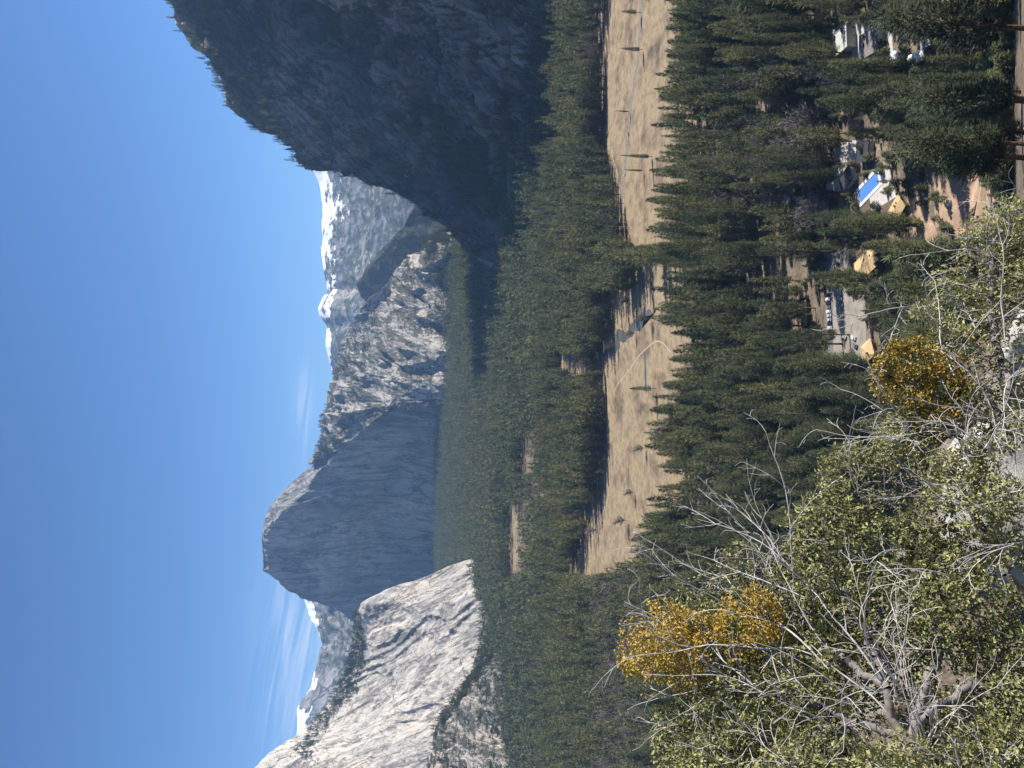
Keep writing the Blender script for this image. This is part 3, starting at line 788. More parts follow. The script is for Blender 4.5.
# everything smaller: woods nobody could count
def sets_for(mask, temps, tint=.5, wmul=1.0):
    r = []
    ii = np.where(mask)[0]; pick = rng.integers(len(temps), size=len(ii))
    for k, tp in enumerate(temps):
        j = ii[pick == k]; n = len(j)
        sh = H[j] / 46
        q = P[j].copy(); q[:, 2] -= .4
        ti = tint + rng.normal(0, .19, n) + .12 * vnoise(np.stack([P[j, 0] / 90, P[j, 1] / 90, np.zeros(n)], -1), 123)
        r.append((tp, q, sh, sh * rng.uniform(.85, 1.25, n) * wmul, rng.uniform(0, 6.28, n), ti))
    return r
rest = ~isind & ~isbare
near = rest & (P[:, 1] < 1000); midd = rest & (P[:, 1] >= 1000) & (P[:, 1] < 1750); far = rest & (P[:, 1] >= 1750)
print("trees", len(P), near.sum(), midd.sum(), far.sum(), isbare.sum())
o = link("pine_forest", merged("pine_forest", sets_for(near, PINE_MID) + sets_for(midd, PINE_LOW), [MT['needles'], MT['bark']]))
tag(o, "dense dark pine forest filling the valley round the meadow", "forest", kind="stuff")
o = link("distant_forest", merged("distant_forest", sets_for(far, PINE_TINY, .36, 1.05), [MT['needles'], MT['bark']]))
tag(o, "far dark pine forest reaching to the foot of the dome", "forest", kind="stuff")
rb = isbare & ~isindb
if rb.sum():
    bs_ = []
    ii = np.where(rb)[0]; pick = rng.integers(3, size=len(ii))
    for k in range(3):
        j = ii[pick == k]; n = len(j); sh = rng.uniform(1.1, 1.7, n)
        bs_.append((BARE_MID[k], P[j], sh, sh, rng.uniform(0, 6.28, n), rng.normal(0, .1, n)))
    o = link("bare_woodland", merged("bare_woodland", bs_, [MT['twigs'], MT['greybark']]))
    tag(o, "scattered leafless grey brown trees farther off among the pines", "woodland", kind="stuff")

# low brush between the trunks on the near slope
nb_ = 2200
bx = rng.uniform(-40, 330, nb_); by = 300 + 340 * rng.uniform(0, 1, nb_) ** 1.6
Q = np.stack([bx, by, tz(bx, by) - .4], 1); qx, qy, _ = project(Q)
kb = (qy > -60) & (qy < 330)
for poly in OPEN[7:24]: kb &= ~inpoly(qx, qy, poly)
Q = Q[kb]; n = len(Q)
o = link("slope_brush", merged("slope_brush", [(PINE_LOW[k], Q[k::3], rng.uniform(.08, .24, len(Q[k::3])), rng.uniform(.25, .6, len(Q[k::3])), rng.uniform(0, 6.28, len(Q[k::3])), rng.normal(.6, .2, len(Q[k::3]))) for k in range(3)], [MT['needles'], MT['bark']]))
tag(o, "low green brush between the pines on the near slope", "brush", kind="stuff")

# trees on the cliffs and slopes
def on_sheet(sh, zones, n, hmin, hmax, seed, slope=None):
    r = np.random.default_rng(seed)
    nu, nv = sh['x'].shape
    N = np.cross(np.gradient(sh['P'], axis=0), np.gradient(sh['P'], axis=1)); N /= np.linalg.norm(N, axis=-1)[..., None]; N *= np.sign(N[..., 2:3] + 1e-9)
    i = r.integers(1, nu - 1, n); j = r.integers(1, nv - 1, n)
    x, y = sh['x'][i, j], sh['y'][i, j]
    pr = np.zeros(n)
    for poly, p_ in zones: pr = np.where(inpoly(x, y, poly) if poly else True, p_, pr)
    if slope is not None: pr = pr * np.clip((N[i, j, 2] - slope[0]) / (slope[1] - slope[0]), .04, 1)
    cl = vnoise(sh['P'][i, j] / 60, seed) * .5 + .6
    k = r.random(n) < pr * np.clip(cl * 1.4, .1, 1.2)
    q = sh['P'][i[k], j[k]] + r.normal(0, 3, (k.sum(), 3)) * np.array([1, 1, 0]); q[:, 2] -= 1.5
    return q, r.uniform(hmin, hmax, len(q)), r
def slope_forest(name, label, parts):
    sets = []
    for q, hh, r, wm, temps in parts:
        pk = r.integers(len(temps), size=len(q))
        for k, tp in enumerate(temps):
            s = pk == k; n = s.sum(); sc_ = hh[s] / 46
            sets.append((tp, q[s], sc_, sc_ * r.uniform(.9, 1.3, n) * wm, r.uniform(0, 6.28, n), .45 + r.normal(0, .14, n)))
    o = link(name, merged(name, sets, [MT['needles'], MT['bark']])); tag(o, label, "forest", kind="stuff")
cz = [(None, .10), ([(120, -80), (320, -80), (335, 40), (300, 95), (262, 112), (232, 104), (205, 52), (165, 0)], .8), ([(300, -80), (420, -80), (400, 60), (310, 100)], .3),
      ([(345, 150), (385, 130), (470, 170), (520, 230), (530, 290), (500, 310), (440, 245), (380, 200)], .75), ([(480, 140), (600, -60), (620, 0), (565, 270), (510, 310)], .4), ([(225, 84), (320, 120), (345, 172), (300, 160), (255, 130)], .35)]
a = on_sheet(cliff, cz, 24000, 22, 50, 5)
slope_forest("cliff_trees", "dark conifers scattered over the ledges of the shaded cliff", [(*a, 1.1, PINE_LOW)])
tz1 = [([(500, 570), (470, 560), (440, 690), (430, 740), (470, 700), (500, 640), (545, 640), (545, 560)], .9), ([(520, 650), (548, 640), (550, 800), (528, 800)], .7), (None, .12)]
tz1 = [tz1[2], tz1[0], tz1[1]]
b1 = on_sheet(talus, tz1, 16000, 12, 28, 6)
sl = [([(345, 600), (362, 604), (372, 650), (352, 700), (330, 716), (320, 760), (300, 760), (318, 700)], .8), ([(482, 556), (508, 556), (508, 640), (486, 640)], .6)]
b2 = on_sheet(slab, sl, 26000, 16, 34, 7)
sd = [([(300, 474), (322, 474), (345, 440), (360, 380), (330, 370)], .6)]
b3 = on_sheet(ledge, [(None, .05), ([(318, 480), (345, 470), (362, 380), (372, 300), (345, 300), (325, 380)], .45), ([(440, 215), (478, 215), (478, 470), (446, 470), (440, 300)], .8)], 13000, 16, 34, 8)
b4 = on_sheet(dome, [([(440, 380), (478, 380), (478, 640), (450, 640), (425, 590)], .8)], 5000, 14, 28, 9)
b5 = on_sheet(spur, [(None, .6)], 3500, 12, 26, 10, (.1, .5))
slope_forest("slope_trees", "small dark conifers on the talus and ledges below the dome and slabs", [(*q, 1.1, PINE_TINY) for q in (b1, b2, b3, b4, b5)])
# ------------------------------------------------------------------ meadow, river, road, paths
def st(o, label): return tag(o, label, o.name.split('.')[0].replace('_', ' '), kind="structure")
mo, _ = patch("meadow", [(606, -60), (604, 60), (600, 140), (608, 180), (611, 250), (603, 330), (597, 360), (605, 400), (605, 440), (597, 500), (583, 540), (571, 575), (590, 588), (632, 572), (684, 520), (694, 450), (694, 330), (694, 200), (699, 100), (704, -60)], .12, MT['meadow'], 16, 8, 2)
st(mo, "wide tan winter meadow across the valley floor")
for px, lab in (([(505, 506), (517, 500), (518, 566), (506, 584)], "small tan clearing in the far forest below the dome"), ([(518, 438), (529, 435), (530, 472), (519, 476)], "tiny tan gap in the far forest"), ([(553, 351), (573, 351), (580, 374), (568, 377)], "sandy clearing beside the far river bend"), ([(576, 503), (585, 501), (586, 520), (577, 522)], "tiny tan gap in the forest near the meadow tip")):
    o, _ = patch("clearing", px, .12, MT['meadow'], 14, 10, 5); st(o, lab)
o, _ = patch("river", [(657, 308), (643, 312), (625, 328), (608, 344), (598, 360), (606, 361), (620, 347), (640, 326)], .24, MT['water'], 14, 6, 7); st(o, "blue grey river winding across the meadow")
o, _ = patch("river", [(557, 353), (563, 352.5), (572, 353), (572.5, 359), (566, 361), (557, 357)], .24, MT['water'], 3, 8, 8); st(o, "blue bend of the river seen between far pines")
st(ribbon("shadow_strip", [(645, 351), (645.4, 365), (645.6, 380), (646, 392)], 7.5, .22, MT['water']), "narrow straight tree shadow laid as a strip on the main meadow")  # a tree's shadow laid down as a flat strip in the river's material
st(ribbon("road", [(643, -60), (641, 0), (639, 52), (631, 104), (628, 135), (625, 165), (622, 200), (615, 240)], 8.5, .26, MT['asphalt']), "grey road crossing the upper meadow")
st(ribbon("road_line", [(643, -60), (641, 0), (639, 52), (631, 104), (628, 135), (625, 165), (622, 200), (615, 240)], .3, .30, MT['paint']), "thin line painted along the meadow road")
for px, lab in (([(614, 392), (617, 384), (627, 373), (632, 366), (637, 357), (654, 341), (660, 340), (666, 345), (671, 352)], "pale boardwalk bending across the main meadow"), ([(612, 150), (613, 160), (618, 172), (617, 182), (621, 200)], "pale path at the forest edge beyond the road"), ([(672, 327), (672.6, 343)], "short pale path at the near edge of the meadow")):
    st(ribbon("footpath", px, 1.5, .22, MT['trail']), lab)

# ------------------------------------------------------------------ village under the pines
pv, _ = patch("parking_lot", [(826, 284), (842, 284), (866, 290), (868, 366), (848, 368), (824, 350)], .12, MT['gravel'], 1.5, 6, 9); st(pv, "grey gravel parking lot among the pines")
pv, _ = patch("asphalt_lane", [(825.5, 240), (832, 240), (833.5, 352), (825, 352)], .16, MT['asphalt'], .4, 8, 9); st(pv, "asphalt lane along the parked cars")
pv, _ = patch("parking_lot", [(829, 244), (848, 244), (850, 276), (829, 276)], .12, MT['gravel'], 1.0, 6, 4); st(pv, "small grey lot above the main parking lot")
MT['concrete'] = plain("pale_concrete", (.47, .45, .41), .85, .18, .3, coord='pos')
for px, lab in (([(834, 142), (857, 139), (859, 162), (834, 163)], "pale paved yard by the upper charcoal roof"), ([(826, 168), (846, 166), (846, 192), (826, 190)], "pale paved yard by the lower charcoal roof"), ([(866, 178), (890, 168), (896, 196), (872, 212)], "pale paved yard beside the pool"), ([(824, 20), (892, 20), (894, 66), (828, 64)], "pale paved yard round the hotel block")):
    o, _ = patch("paved_yard", px, .12, MT['concrete'], 1.2, 6, 12); st(o, lab)
MT['dirt'] = plain("tan_dirt", (.36, .25, .17), .95, .35, .12, coord='pos')
for px, lab, sd in (([(950, 165), (990, 160), (1016, 195), (1010, 250), (975, 255), (948, 230)], "bare tan slope with a few fallen trees", 3), ([(935, 170), (950, 168), (952, 222), (936, 226)], "tan dirt strip above the bare slope", 6), ([(905, 200), (920, 196), (938, 235), (920, 262)], "tan dirt bank near the beige boulder", 7)):
    o, _ = patch("dirt_slope", px, .1, MT['dirt'], 3, 6, sd); st(o, lab)

MT['tanroof'] = plain("tan_shingles", (.50, .36, .19), .8, .12, .8)
MT['brownroof'] = plain("brown_grey_roofing", (.20, .18, .165), .85, .15, .6)
MT['darkroof'] = plain("charcoal_roofing", (.045, .047, .058), .6, .15, .6)
MT['paleroof'] = plain("pale_grey_roofing", (.46, .47, .42), .8, .12, .5)
MT['whiteroof'] = plain("white_metal_roof", (.66, .67, .68), .5, .08, .6)
MT['greyroof'] = plain("grey_metal_roof", (.32, .34, .35), .5, .1, .6)
MT['woodwall'] = plain("brown_board_wall", (.16, .11, .075), .85, .2, 1.5)
MT['palewall'] = plain("pale_stucco_wall", (.45, .42, .36), .9, .1, 1.0)
MT['glass'] = plain("dark_window_glass", (.03, .04, .05), .1, .05, 1, .6)
MT['frame'] = plain("cream_frame", (.6, .56, .48), .6, .05, 2)
MT['vent'] = plain("dark_roof_vent", (.05, .05, .05), .6, .1, 2)

def house(label, p1, p2, width, wall_h, roofmat, wallmat, kind='gable', rise=2.4, vents=0, eave=.8):
    A = gp(p1[0], p1[1], wall_h + (rise if kind != 'flat' else 0)); B = gp(p2[0], p2[1], wall_h + (rise if kind != 'flat' else 0))
    c = (A + B) / 2; L = float(np.linalg.norm((B - A)[:2])); rz = math.atan2(B[1] - A[1], B[0] - A[0])
    z0 = float(tz(c[0], c[1]))
    t = thing("cabin" if kind != 'flat' else "lodge_building", label, "building", (c[0], c[1], z0), rz)
    l2, w2 = L / 2, width / 2
    bm = bmesh.new(); box(bm, (0, 0, wall_h / 2 - .5), (L - 1.2, width - 1.2, wall_h + 1.0))
    if kind == 'gable':
        for s in (-1, 1):
            x = s * (l2 - .62)
            v = [bm.verts.new(q) for q in ((x, -w2 + .6, wall_h), (x, w2 - .6, wall_h), (x, 0, wall_h + rise - .25))]
            bm.faces.new(v)
    bm_obj("wall", bm, wallmat, t)
    bm = bmesh.new(); th = .28
    if kind == 'flat':
        box(bm, (0, 0, wall_h + .2), (L, width, .4))
        for s in (-1, 1):
            box(bm, (0, s * (w2 - .15), wall_h + .6), (L, .3, .4)); box(bm, (s * (l2 - .15), 0, wall_h + .6), (.3, width - .6, .4))
        roof = bm_obj("roof", bm, roofmat, t)
    else:
        inset = width * .42 if kind == 'hip' else 0
        for s in (-1, 1):
            lo = [(-l2 - eave, s * (w2 + eave), wall_h - .45), (l2 + eave, s * (w2 + eave), wall_h - .45), (l2 + eave - inset, 0, wall_h + rise), (-l2 - eave + inset, 0, wall_h + rise)]
            a = [bm.verts.new(q) for q in lo]; b = [bm.verts.new((q[0], q[1], q[2] + th)) for q in lo]
            bm.faces.new(a); bm.faces.new(b)
            for i in range(4): bm.faces.new((a[i], a[(i + 1) % 4], b[(i + 1) % 4], b[i]))
            if inset:
                lo = [(s * (l2 + eave), -w2 - eave, wall_h - .45), (s * (l2 + eave), w2 + eave, wall_h - .45), (s * (l2 + eave - inset), 0, wall_h + rise)]
                a = [bm.verts.new(q) for q in lo]; b = [bm.verts.new((q[0], q[1], q[2] + th)) for q in lo]
                bm.faces.new(a); bm.faces.new(b)
        bmesh.ops.recalc_face_normals(bm, faces=bm.faces[:])
        roof = bm_obj("roof", bm, roofmat, t)
        bm = bmesh.new(); box(bm, (l2 * .45, w2 * .3, wall_h + rise * .9), (.9, .9, rise * .9)); box(bm, (l2 * .45, w2 * .3, wall_h + rise * 1.38), (1.1, 1.1, .15))
        bm_obj("chimney", bm, MT['vent'], roof)
    for k in range(vents):
        bm = bmesh.new(); x = -l2 * .7 + (k % 3) * l2 * .6; y = (-1 if k < 3 else 1) * w2 * .5
        box(bm, (x, y, wall_h + 1.0), (2.2, 1.6, 1.2)); box(bm, (x, y, wall_h + 1.68), (2.4, 1.8, .14)); bm_obj("roof_vent", bm, MT['vent'], roof)
    n = max(2, int(L / 4.5))
    for s in (-1, 1):
        for i in range(n):
            x = -l2 + L * (i + .5) / n
            if s < 0 and i == n // 2:
                bm = bmesh.new(); box(bm, (x, s * (w2 - .57), 1.05), (1.0, .1, 2.1)); d = bm_obj("door", bm, MT['frame'], t)
                continue
            bm = bmesh.new(); box(bm, (x, s * (w2 - .58), 1.7), (1.5, .08, 1.2)); wn = bm_obj("window", bm, MT['glass'], t)
            bm = bmesh.new()
            for dz in (-.65, .65): box(bm, (x, s * (w2 - .55), 1.7 + dz), (1.7, .1, .1))
            for dx in (-.8, .8): box(bm, (x + dx, s * (w2 - .55), 1.7), (.1, .1, 1.2))
            bm_obj("frame", bm, MT['frame'], wn)
    return t
house("long tan gabled roof lying askew at the upper end of the parked cars", (855.5, 272), (876, 252), 14, 4.5, MT['tanroof'], MT['woodwall'], rise=.9)
house("small narrow tan roof on the forest side of the parking lot", (801, 301), (801.5, 325), 9, 4, MT['tanroof'], MT['woodwall'], rise=1.2)
house("tan hipped roof shaped like a diamond below the parked cars", (863, 343), (867, 358), 12, 4, MT['tanroof'], MT['woodwall'], 'hip', rise=1.6)
house("tan banded roof standing below the blue pool", (890, 217), (900, 199), 11, 4, MT['tanroof'], MT['woodwall'], rise=.9)
house("tan roof half hidden by pines above the pale hotel block", (815, 5), (815, 32), 9, 5, MT['tanroof'], MT['palewall'], rise=2.0)
house("upper charcoal roof next to a pale paved yard", (857, 152), (869, 150), 14, 4, MT['darkroof'], MT['palewall'], 'flat')
house("lower charcoal roof between a paved yard and the blue pool", (841, 185), (851, 172), 12, 4, MT['darkroof'], MT['palewall'], 'flat')
house("pale flat roofed hotel block with dark roof vents", (839, 30), (840, 53), 22, 7, MT['paleroof'], MT['palewall'], 'flat', vents=4)
house("brown grey flat roofed wing beside the pale hotel block", (869, 30), (868, 56), 22, 6, MT['brownroof'], MT['palewall'], 'flat', vents=2)
house("narrow white roof leaning one way, half of the white V", (891, 54), (901, 73), 6, 4, MT['whiteroof'], MT['palewall'], rise=.9)
house("narrow white roof leaning the other way, second half of the white V", (907, 61), (923, 52), 6, 4, MT['whiteroof'], MT['palewall'], rise=.9)
house("small cream roof beyond the white V", (922, 33), (923, 47), 8, 4, MT['paleroof'], MT['palewall'], rise=1.2)
house("grey metal roof cut by the top edge near the corner", (945, -14), (947, 6), 24, 6, MT['greyroof'], MT['palewall'], rise=2.0)
house("pale grey roof half hidden behind the shrub tops", (975, 266), (981, 282), 9, 4, MT['greyroof'], MT['woodwall'], rise=1.2)

house("small tan roof among the pines between the hotel block and the charcoal roofs", (800, 96), (802, 110), 8, 4, MT['tanroof'], MT['woodwall'], rise=1.0)
house("small grey roof in a gap of the wood above the lower charcoal roof", (784, 192), (787, 204), 8, 4, MT['greyroof'], MT['woodwall'], rise=1.0)
# swimming pool
A, B = gp(859.5, 197), gp(879, 176)
c = (A + B) / 2; L = float(np.linalg.norm((B - A)[:2])) - 1; rz = math.atan2(B[1] - A[1], B[0] - A[0]); wd = 10.0
t = thing("swimming_pool", "bright blue swimming pool with a pale concrete deck", "swimming pool", (c[0], c[1], float(tz(c[0], c[1])) + .15), rz)
bm = bmesh.new()
for s in (-1, 1):
    box(bm, (0, s * (wd / 2 + 1.1), .12), (L + 4.4, 2.2, .24)); box(bm, (s * (L / 2 + 1.1), 0, .12), (2.2, wd, .24))
bm_obj("deck", bm, MT['whiteroof'], t)
mt, nt, bs, out = material("pool_blue")
p = nt.objco(); wv = nt.new('ShaderNodeTexBrick'); nt.l.new(p, wv.inputs[0]); wv.inputs['Scale'].default_value = .28
wv.inputs['Color1'].default_value = (.05, .18, .50, 1); wv.inputs['Color2'].default_value = (.04, .155, .45, 1); wv.inputs['Mortar'].default_value = (.14, .30, .60, 1); wv.inputs['Mortar Size'].default_value = .04
nt.l.new(wv.outputs[0], bs.inputs['Base Color']); bs.inputs['Roughness'].default_value = .35
bm = bmesh.new(); box(bm, (0, 0, .06), (L, wd, .10)); bm_obj("water", bm, mt, t)
bm = bmesh.new()
for s in (-1, 1):
    box(bm, (0, s * (wd / 2 - .18), .2), (L, .36, .18)); box(bm, (s * (L / 2 - .18), 0, .2), (.36, wd - .72, .18))
bm_obj("coping", bm, MT['concrete'], t)

# cars
PAINT = {n: plain(n + "_car_paint", c, .3, .03, 1, .5) for n, c in (("white", (.72, .72, .72)), ("silver", (.42, .43, .45)), ("black", (.02, .02, .022)), ("grey", (.16, .17, .18)), ("red", (.28, .03, .03)), ("blue", (.05, .09, .2)))}
MT['tyre'] = plain("black_tyre", (.02, .02, .02), .9, .1, 3)
def prism(bm, prof, w):
    a = [bm.verts.new((x, -w / 2, z)) for x, z in prof]; b = [bm.verts.new((x, w / 2, z)) for x, z in prof]
    bm.faces.new(a); bm.faces.new(b[::-1])
    for i in range(len(prof)): bm.faces.new((a[i], b[i], b[(i + 1) % len(prof)], a[(i + 1) % len(prof)]))
    bmesh.ops.recalc_face_normals(bm, faces=bm.faces[:])
CARM = {}
def car_parts(col):
    if col not in CARM:
        def mk(nm, f, mat):
            bm = bmesh.new(); f(bm); me = bpy.data.meshes.new(nm); bm.to_mesh(me); bm.free(); me.materials.append(mat); return me
        body = mk("car_body", lambda b: (prism(b, [(-2.3, .35), (2.3, .35), (2.32, .7), (2.1, .86), (1.0, .98), (-1.95, 1.0), (-2.28, .85)], 1.82), prism(b, [(-1.45, 1.42), (.2, 1.45), (.32, 1.38), (-1.55, 1.36)], 1.36)), PAINT[col])
        win = mk("car_window", lambda b: prism(b, [(-1.85, 1.0), (1.0, .985), (.3, 1.40), (-1.5, 1.38)], 1.56), MT['glass'])
        def wh(b):
            r = bmesh.ops.create_cone(b, cap_ends=True, segments=14, radius1=.34, radius2=.34, depth=.24)
            bmesh.ops.transform(b, matrix=Matrix.Rotation(math.pi / 2, 4, 'X'), verts=r['verts'])
        CARM[col] = (body, win, mk("car_wheel", wh, MT['tyre']))
    return CARM[col]
def car(px, col, label, rz, group):
    q = gp(*px); b, w, h = car_parts(col)
    t = thing("parked_car", label, "car", (q[0], q[1], float(tz(q[0], q[1])) + .2), rz, group); t.scale = (1.3,) * 3
    link("body", b, t); link("window", w, t)
    for x in (-1.45, 1.4):
        for y in (-.82, .82): link("wheel", h, t, (x, y, .34))
ROW = ["black", "white", "black", "grey", "white", "silver", "silver", "black", "white", "black"]
ORD = ["topmost", "second", "third", "fourth", "fifth", "sixth", "seventh", "eighth", "ninth", "lowest"]
for i, colr in enumerate(ROW):
    car((828.6 + i * .3, 294.5 + i * 4.1), colr, f"{colr} car, {ORD[i]} of the long row along the asphalt lane", R(90) + .04 * random.uniform(-1, 1), "cars parked in the long row")
for i, (px, colr, lab) in enumerate([((841, 298), "silver", "silver car, upper one of the pair parked across the lot from the long row"), ((842, 304), "grey", "grey car, lower one of the pair parked across the lot from the long row"), ((845, 336), "white", "white car alone near the lower end of the lot"),
        ((854.5, 337), "white", "white car near the diamond shaped tan roof"), ((856, 345), "grey", "dark grey car closest to the diamond shaped tan roof"), ((820, 331), "white", "white car parked apart beside the asphalt lane near the leafless tree"), ((838, 254), "grey", "grey car in the small upper lot"), ((838, 263), "black", "black car in the small upper lot")]):
    car(px, colr, lab, R(70), None)
for px, colr, lab in (((625.2, 174), "white", "white car on the meadow road nearest the lone pines"), ((629, 133), "silver", "silver car farther along the meadow road"), ((616, 166), "white", "white car stopped on the path at the forest edge")):
    car(px, colr, lab, R(15), None)
bm = bmesh.new()
a, b_ = gp(828.6, 293), gp(831.6, 335.5); d = (b_ - a) / 11; 
for i in range(12):
    q = a + d * i; box(bm, (q[0], q[1], float(tz(q[0], q[1])) + .30), (.15, 5.4, .004))
st(bm_obj("bay_lines", bm, MT['paint']), "white bay lines of the long car row")

# bridge over the river
A, B = gp(598, 341), gp(598.5, 358); c = (A + B) / 2; L = float(np.linalg.norm((B - A)[:2])); rz = math.atan2(B[1] - A[1], B[0] - A[0])
t = thing("bridge", "small pale bridge over the river at the forest edge", "bridge", (c[0], c[1], .1), rz)
MT['bridge'] = plain("pale_bridge_stone", (.66, .63, .58), .8, .1, .4)
bm = bmesh.new(); box(bm, (0, 0, 2.2), (L, 7, .7)); bm_obj("deck", bm, MT['asphalt'], t)
for s in (-1, 1):
    bm = bmesh.new(); box(bm, (0, s * 3.65, 2.55), (L, .3, 2.3)); bm_obj("parapet", bm, MT['bridge'], t)
    bm = bmesh.new(); box(bm, (s * (L / 2 - .6), 0, .9), (1.2, 7, 1.9)); bm_obj("abutment", bm, MT['bridge'], t)
bm = bmesh.new(); box(bm, (0, 0, .9), (1.4, 6.4, 1.9)); bm_obj("pier", bm, MT['bridge'], t)

def boulder(name, label, c, r, mat, seed, sub=4, flat=(1, 1, .8)):
    bm = bmesh.new(); bmesh.ops.create_icosphere(bm, subdivisions=sub, radius=1.0)
    co = np.array([v.co[:] for v in bm.verts])
    n = fbm(co * 1.1 + seed, 5, .5, seed); n2 = fbm(co * 3.1 + seed, 4, .55, seed + 3, True)
    # a few planar breaks so that the stone has facets
    rr = 1 + .22 * n + .05 * n2
    rg = np.random.default_rng(seed)
    co = co * rr[:, None]
    for _ in range(9):
        d = rg.normal(size=3); d /= np.linalg.norm(d); h = rg.uniform(.62, .85)
        k = co @ d; co = np.where((k > h)[:, None], co - d * ((k - h) * .88)[:, None], co)
    co *= np.array(flat) * r
    for v, q in zip(bm.verts, co): v.co = q
    o = bm_obj(name, bm, mat, None, True); o.location = c
    return tag(o, label, "boulder")
q = gp(925, 250); boulder("boulder", "beige boulder at the edge of the tan dirt bank", (q[0], q[1], float(tz(q[0], q[1])) + 1.5), 5.0, MT['dirt'], 4, 4)

for i in range(16):
    px = (random.uniform(900, 1012), random.uniform(6, 240))
    q = gp(*px); boulder("boulder", "pale tan boulder on the sunlit ground under the pines near the hotel", (q[0], q[1], float(tz(q[0], q[1])) + .6), random.uniform(1.6, 4.2), MT['dirt' if i % 3 else 'palewall'], 30 + i, 3)['group'] = "pale boulders under the pines"
# fallen dead trees on the tan slope
MT['deadwood'] = plain("dark_dead_wood", (.06, .045, .035), .9, .3, 2)
for px, rz, lab, hh in (((978, 200), 1.3, "upper fallen dark tree with bare limbs on the tan slope", 17), ((990, 226), 1.0, "lower fallen dark tree on the tan slope near the shrub", 13)):
    tp = bare(900 + hh, H=hh, Rr=hh * .36, n=700, tl=1.6, tw=.16, limbs=14); tv, tf = trunk_mesh(hh * .8, .38, n=7); lv, lf = tp['limb']
    q = gp(*px)
    t = thing("fallen_tree", lab, "tree", (q[0], q[1], float(tz(q[0], q[1])) + .5)); t.rotation_euler = (R(-8), R(78), rz + R(90))
    link("trunk", mesh_np("fallen_trunk", np.concatenate([tv, lv]), np.concatenate([tf, lf + len(tv)]), MT['deadwood']), t)
    link("twigs", mesh_np("fallen_twigs", tp['V'], tp['F'], MT['deadwood']), t)
# ------------------------------------------------------------------ the trailside: rocky ground, boulder and shrubs close to the camera
ax = np.array([190, 240, 300, 370, 440, 520, 610, 700, 790, 900, 1000], float)
ex = np.array([1075, 1035, 1000, 965, 940, 905, 865, 830, 800, 770, 740], float)
ny, nx_ = 150, 70
yy = np.linspace(190, 1000, ny); e = np.interp(yy, ax, ex); dE = np.interp(yy, ax, np.linspace(5.2, 4.9, len(ax)))
t = np.linspace(0, 1, nx_)
XX = e[:, None] + (1500 - e)[:, None] * t[None]; DD = dE[:, None] + (2.0 - dE)[:, None] * t[None] ** .8
Pk = at(XX, np.repeat(yy[:, None], nx_, 1), DD)
Pk[..., 2] += .16 * fbm(Pk / .8, 5, .55, 3) + .03 * fbm(Pk / .12, 3, .5, 8)
nb = 14
bk = np.zeros((ny, nb, 3)); s = np.linspace(0, 1, nb + 1)[1:] ** 1.5
bk[..., 0] = Pk[:, :1, 0]; bk[..., 1] = Pk[:, :1, 1] + s[None] * 24; bk[..., 2] = Pk[:, :1, 2] - (s[None] ** .7) * 56
A = np.concatenate([bk[:, ::-1], Pk], 1).reshape(-1, 3)
mt, nt, bs, out = material("rocky_litter")
p = nt.pos(); a = nt.noise(p, 3.0, 6, .65); b = nt.noise(p, 26, 5, .7)
c = nt.ramp(a, [(.35, (.06, .045, .03)), (.5, (.13, .10, .07)), (.62, (.24, .21, .17))]); c = nt.mix(1.0, c, nt.ramp(b, [(.3, .5), (.7, 1.5)]), 'MULTIPLY')
nt.l.new(c, bs.inputs['Base Color']); bump(nt, bs, b, .9, .03)
tag(link("trailside_slope", mesh_np("trailside_slope", A, grid_faces(ny, nb + nx_), mt, smooth=True)), "brown litter covered slope under the shrubs", "slope", kind="structure")

mt, nt, bs, out = material("pale_near_granite")
p = nt.pos(); a = nt.noise(p, 5, 7, .65, .3); b = nt.noise(p, 160, 3, .7); lich = nt.noise(p, 11, 6, .7)
c = nt.ramp(a, [(.3, (.2, .185, .17)), (.5, (.38, .36, .33)), (.7, (.50, .475, .44))]); c = nt.mix(1.0, c, nt.ramp(b, [(.3, .7), (.6, 1.12)]), 'MULTIPLY')
c = nt.mix(nt.ramp(lich, [(.58, 0.0), (.66, .7)]), c, (.16, .15, .13))
nt.l.new(c, bs.inputs['Base Color']); bump(nt, bs, nt.math('ADD', a, nt.math('MULTIPLY', b, .25)), .8, .03)
boulder("boulder", "big pale granite boulder behind the forked shrub trunk", tuple(at(1010, 508, 3.95)), .44, mt, 12, 6, (1.1, .8, .85))
boulder("boulder", "smaller pale rock beside the shrub at the picture's edge", tuple(at(1035, 355, 4.1)), .26, mt, 15, 5, (1, .9, .8))

MT['livebark'] = plain("grey_shrub_bark", (.18, .16, .145), .9, .4, 22)
MT['palebark'] = plain("bleached_dead_wood", (.47, .44, .405), .85, .35, 20)
def leafy(name, stops): return leafmat(name, stops, rough=.5, transl=.22, spec=.35)
MT['leaf'] = leafy("olive_leaves", [(0, (.13, .145, .048)), (.35, (.29, .295, .105)), (.7, (.41, .385, .165)), (.88, (.46, .42, .20)), (1, (.34, .21, .07))])
MT['orange'] = leafy("orange_leaves", [(0, (.12, .105, .025)), (.4, (.36, .225, .03)), (.8, (.50, .345, .06)), (1, (.38, .33, .11))])

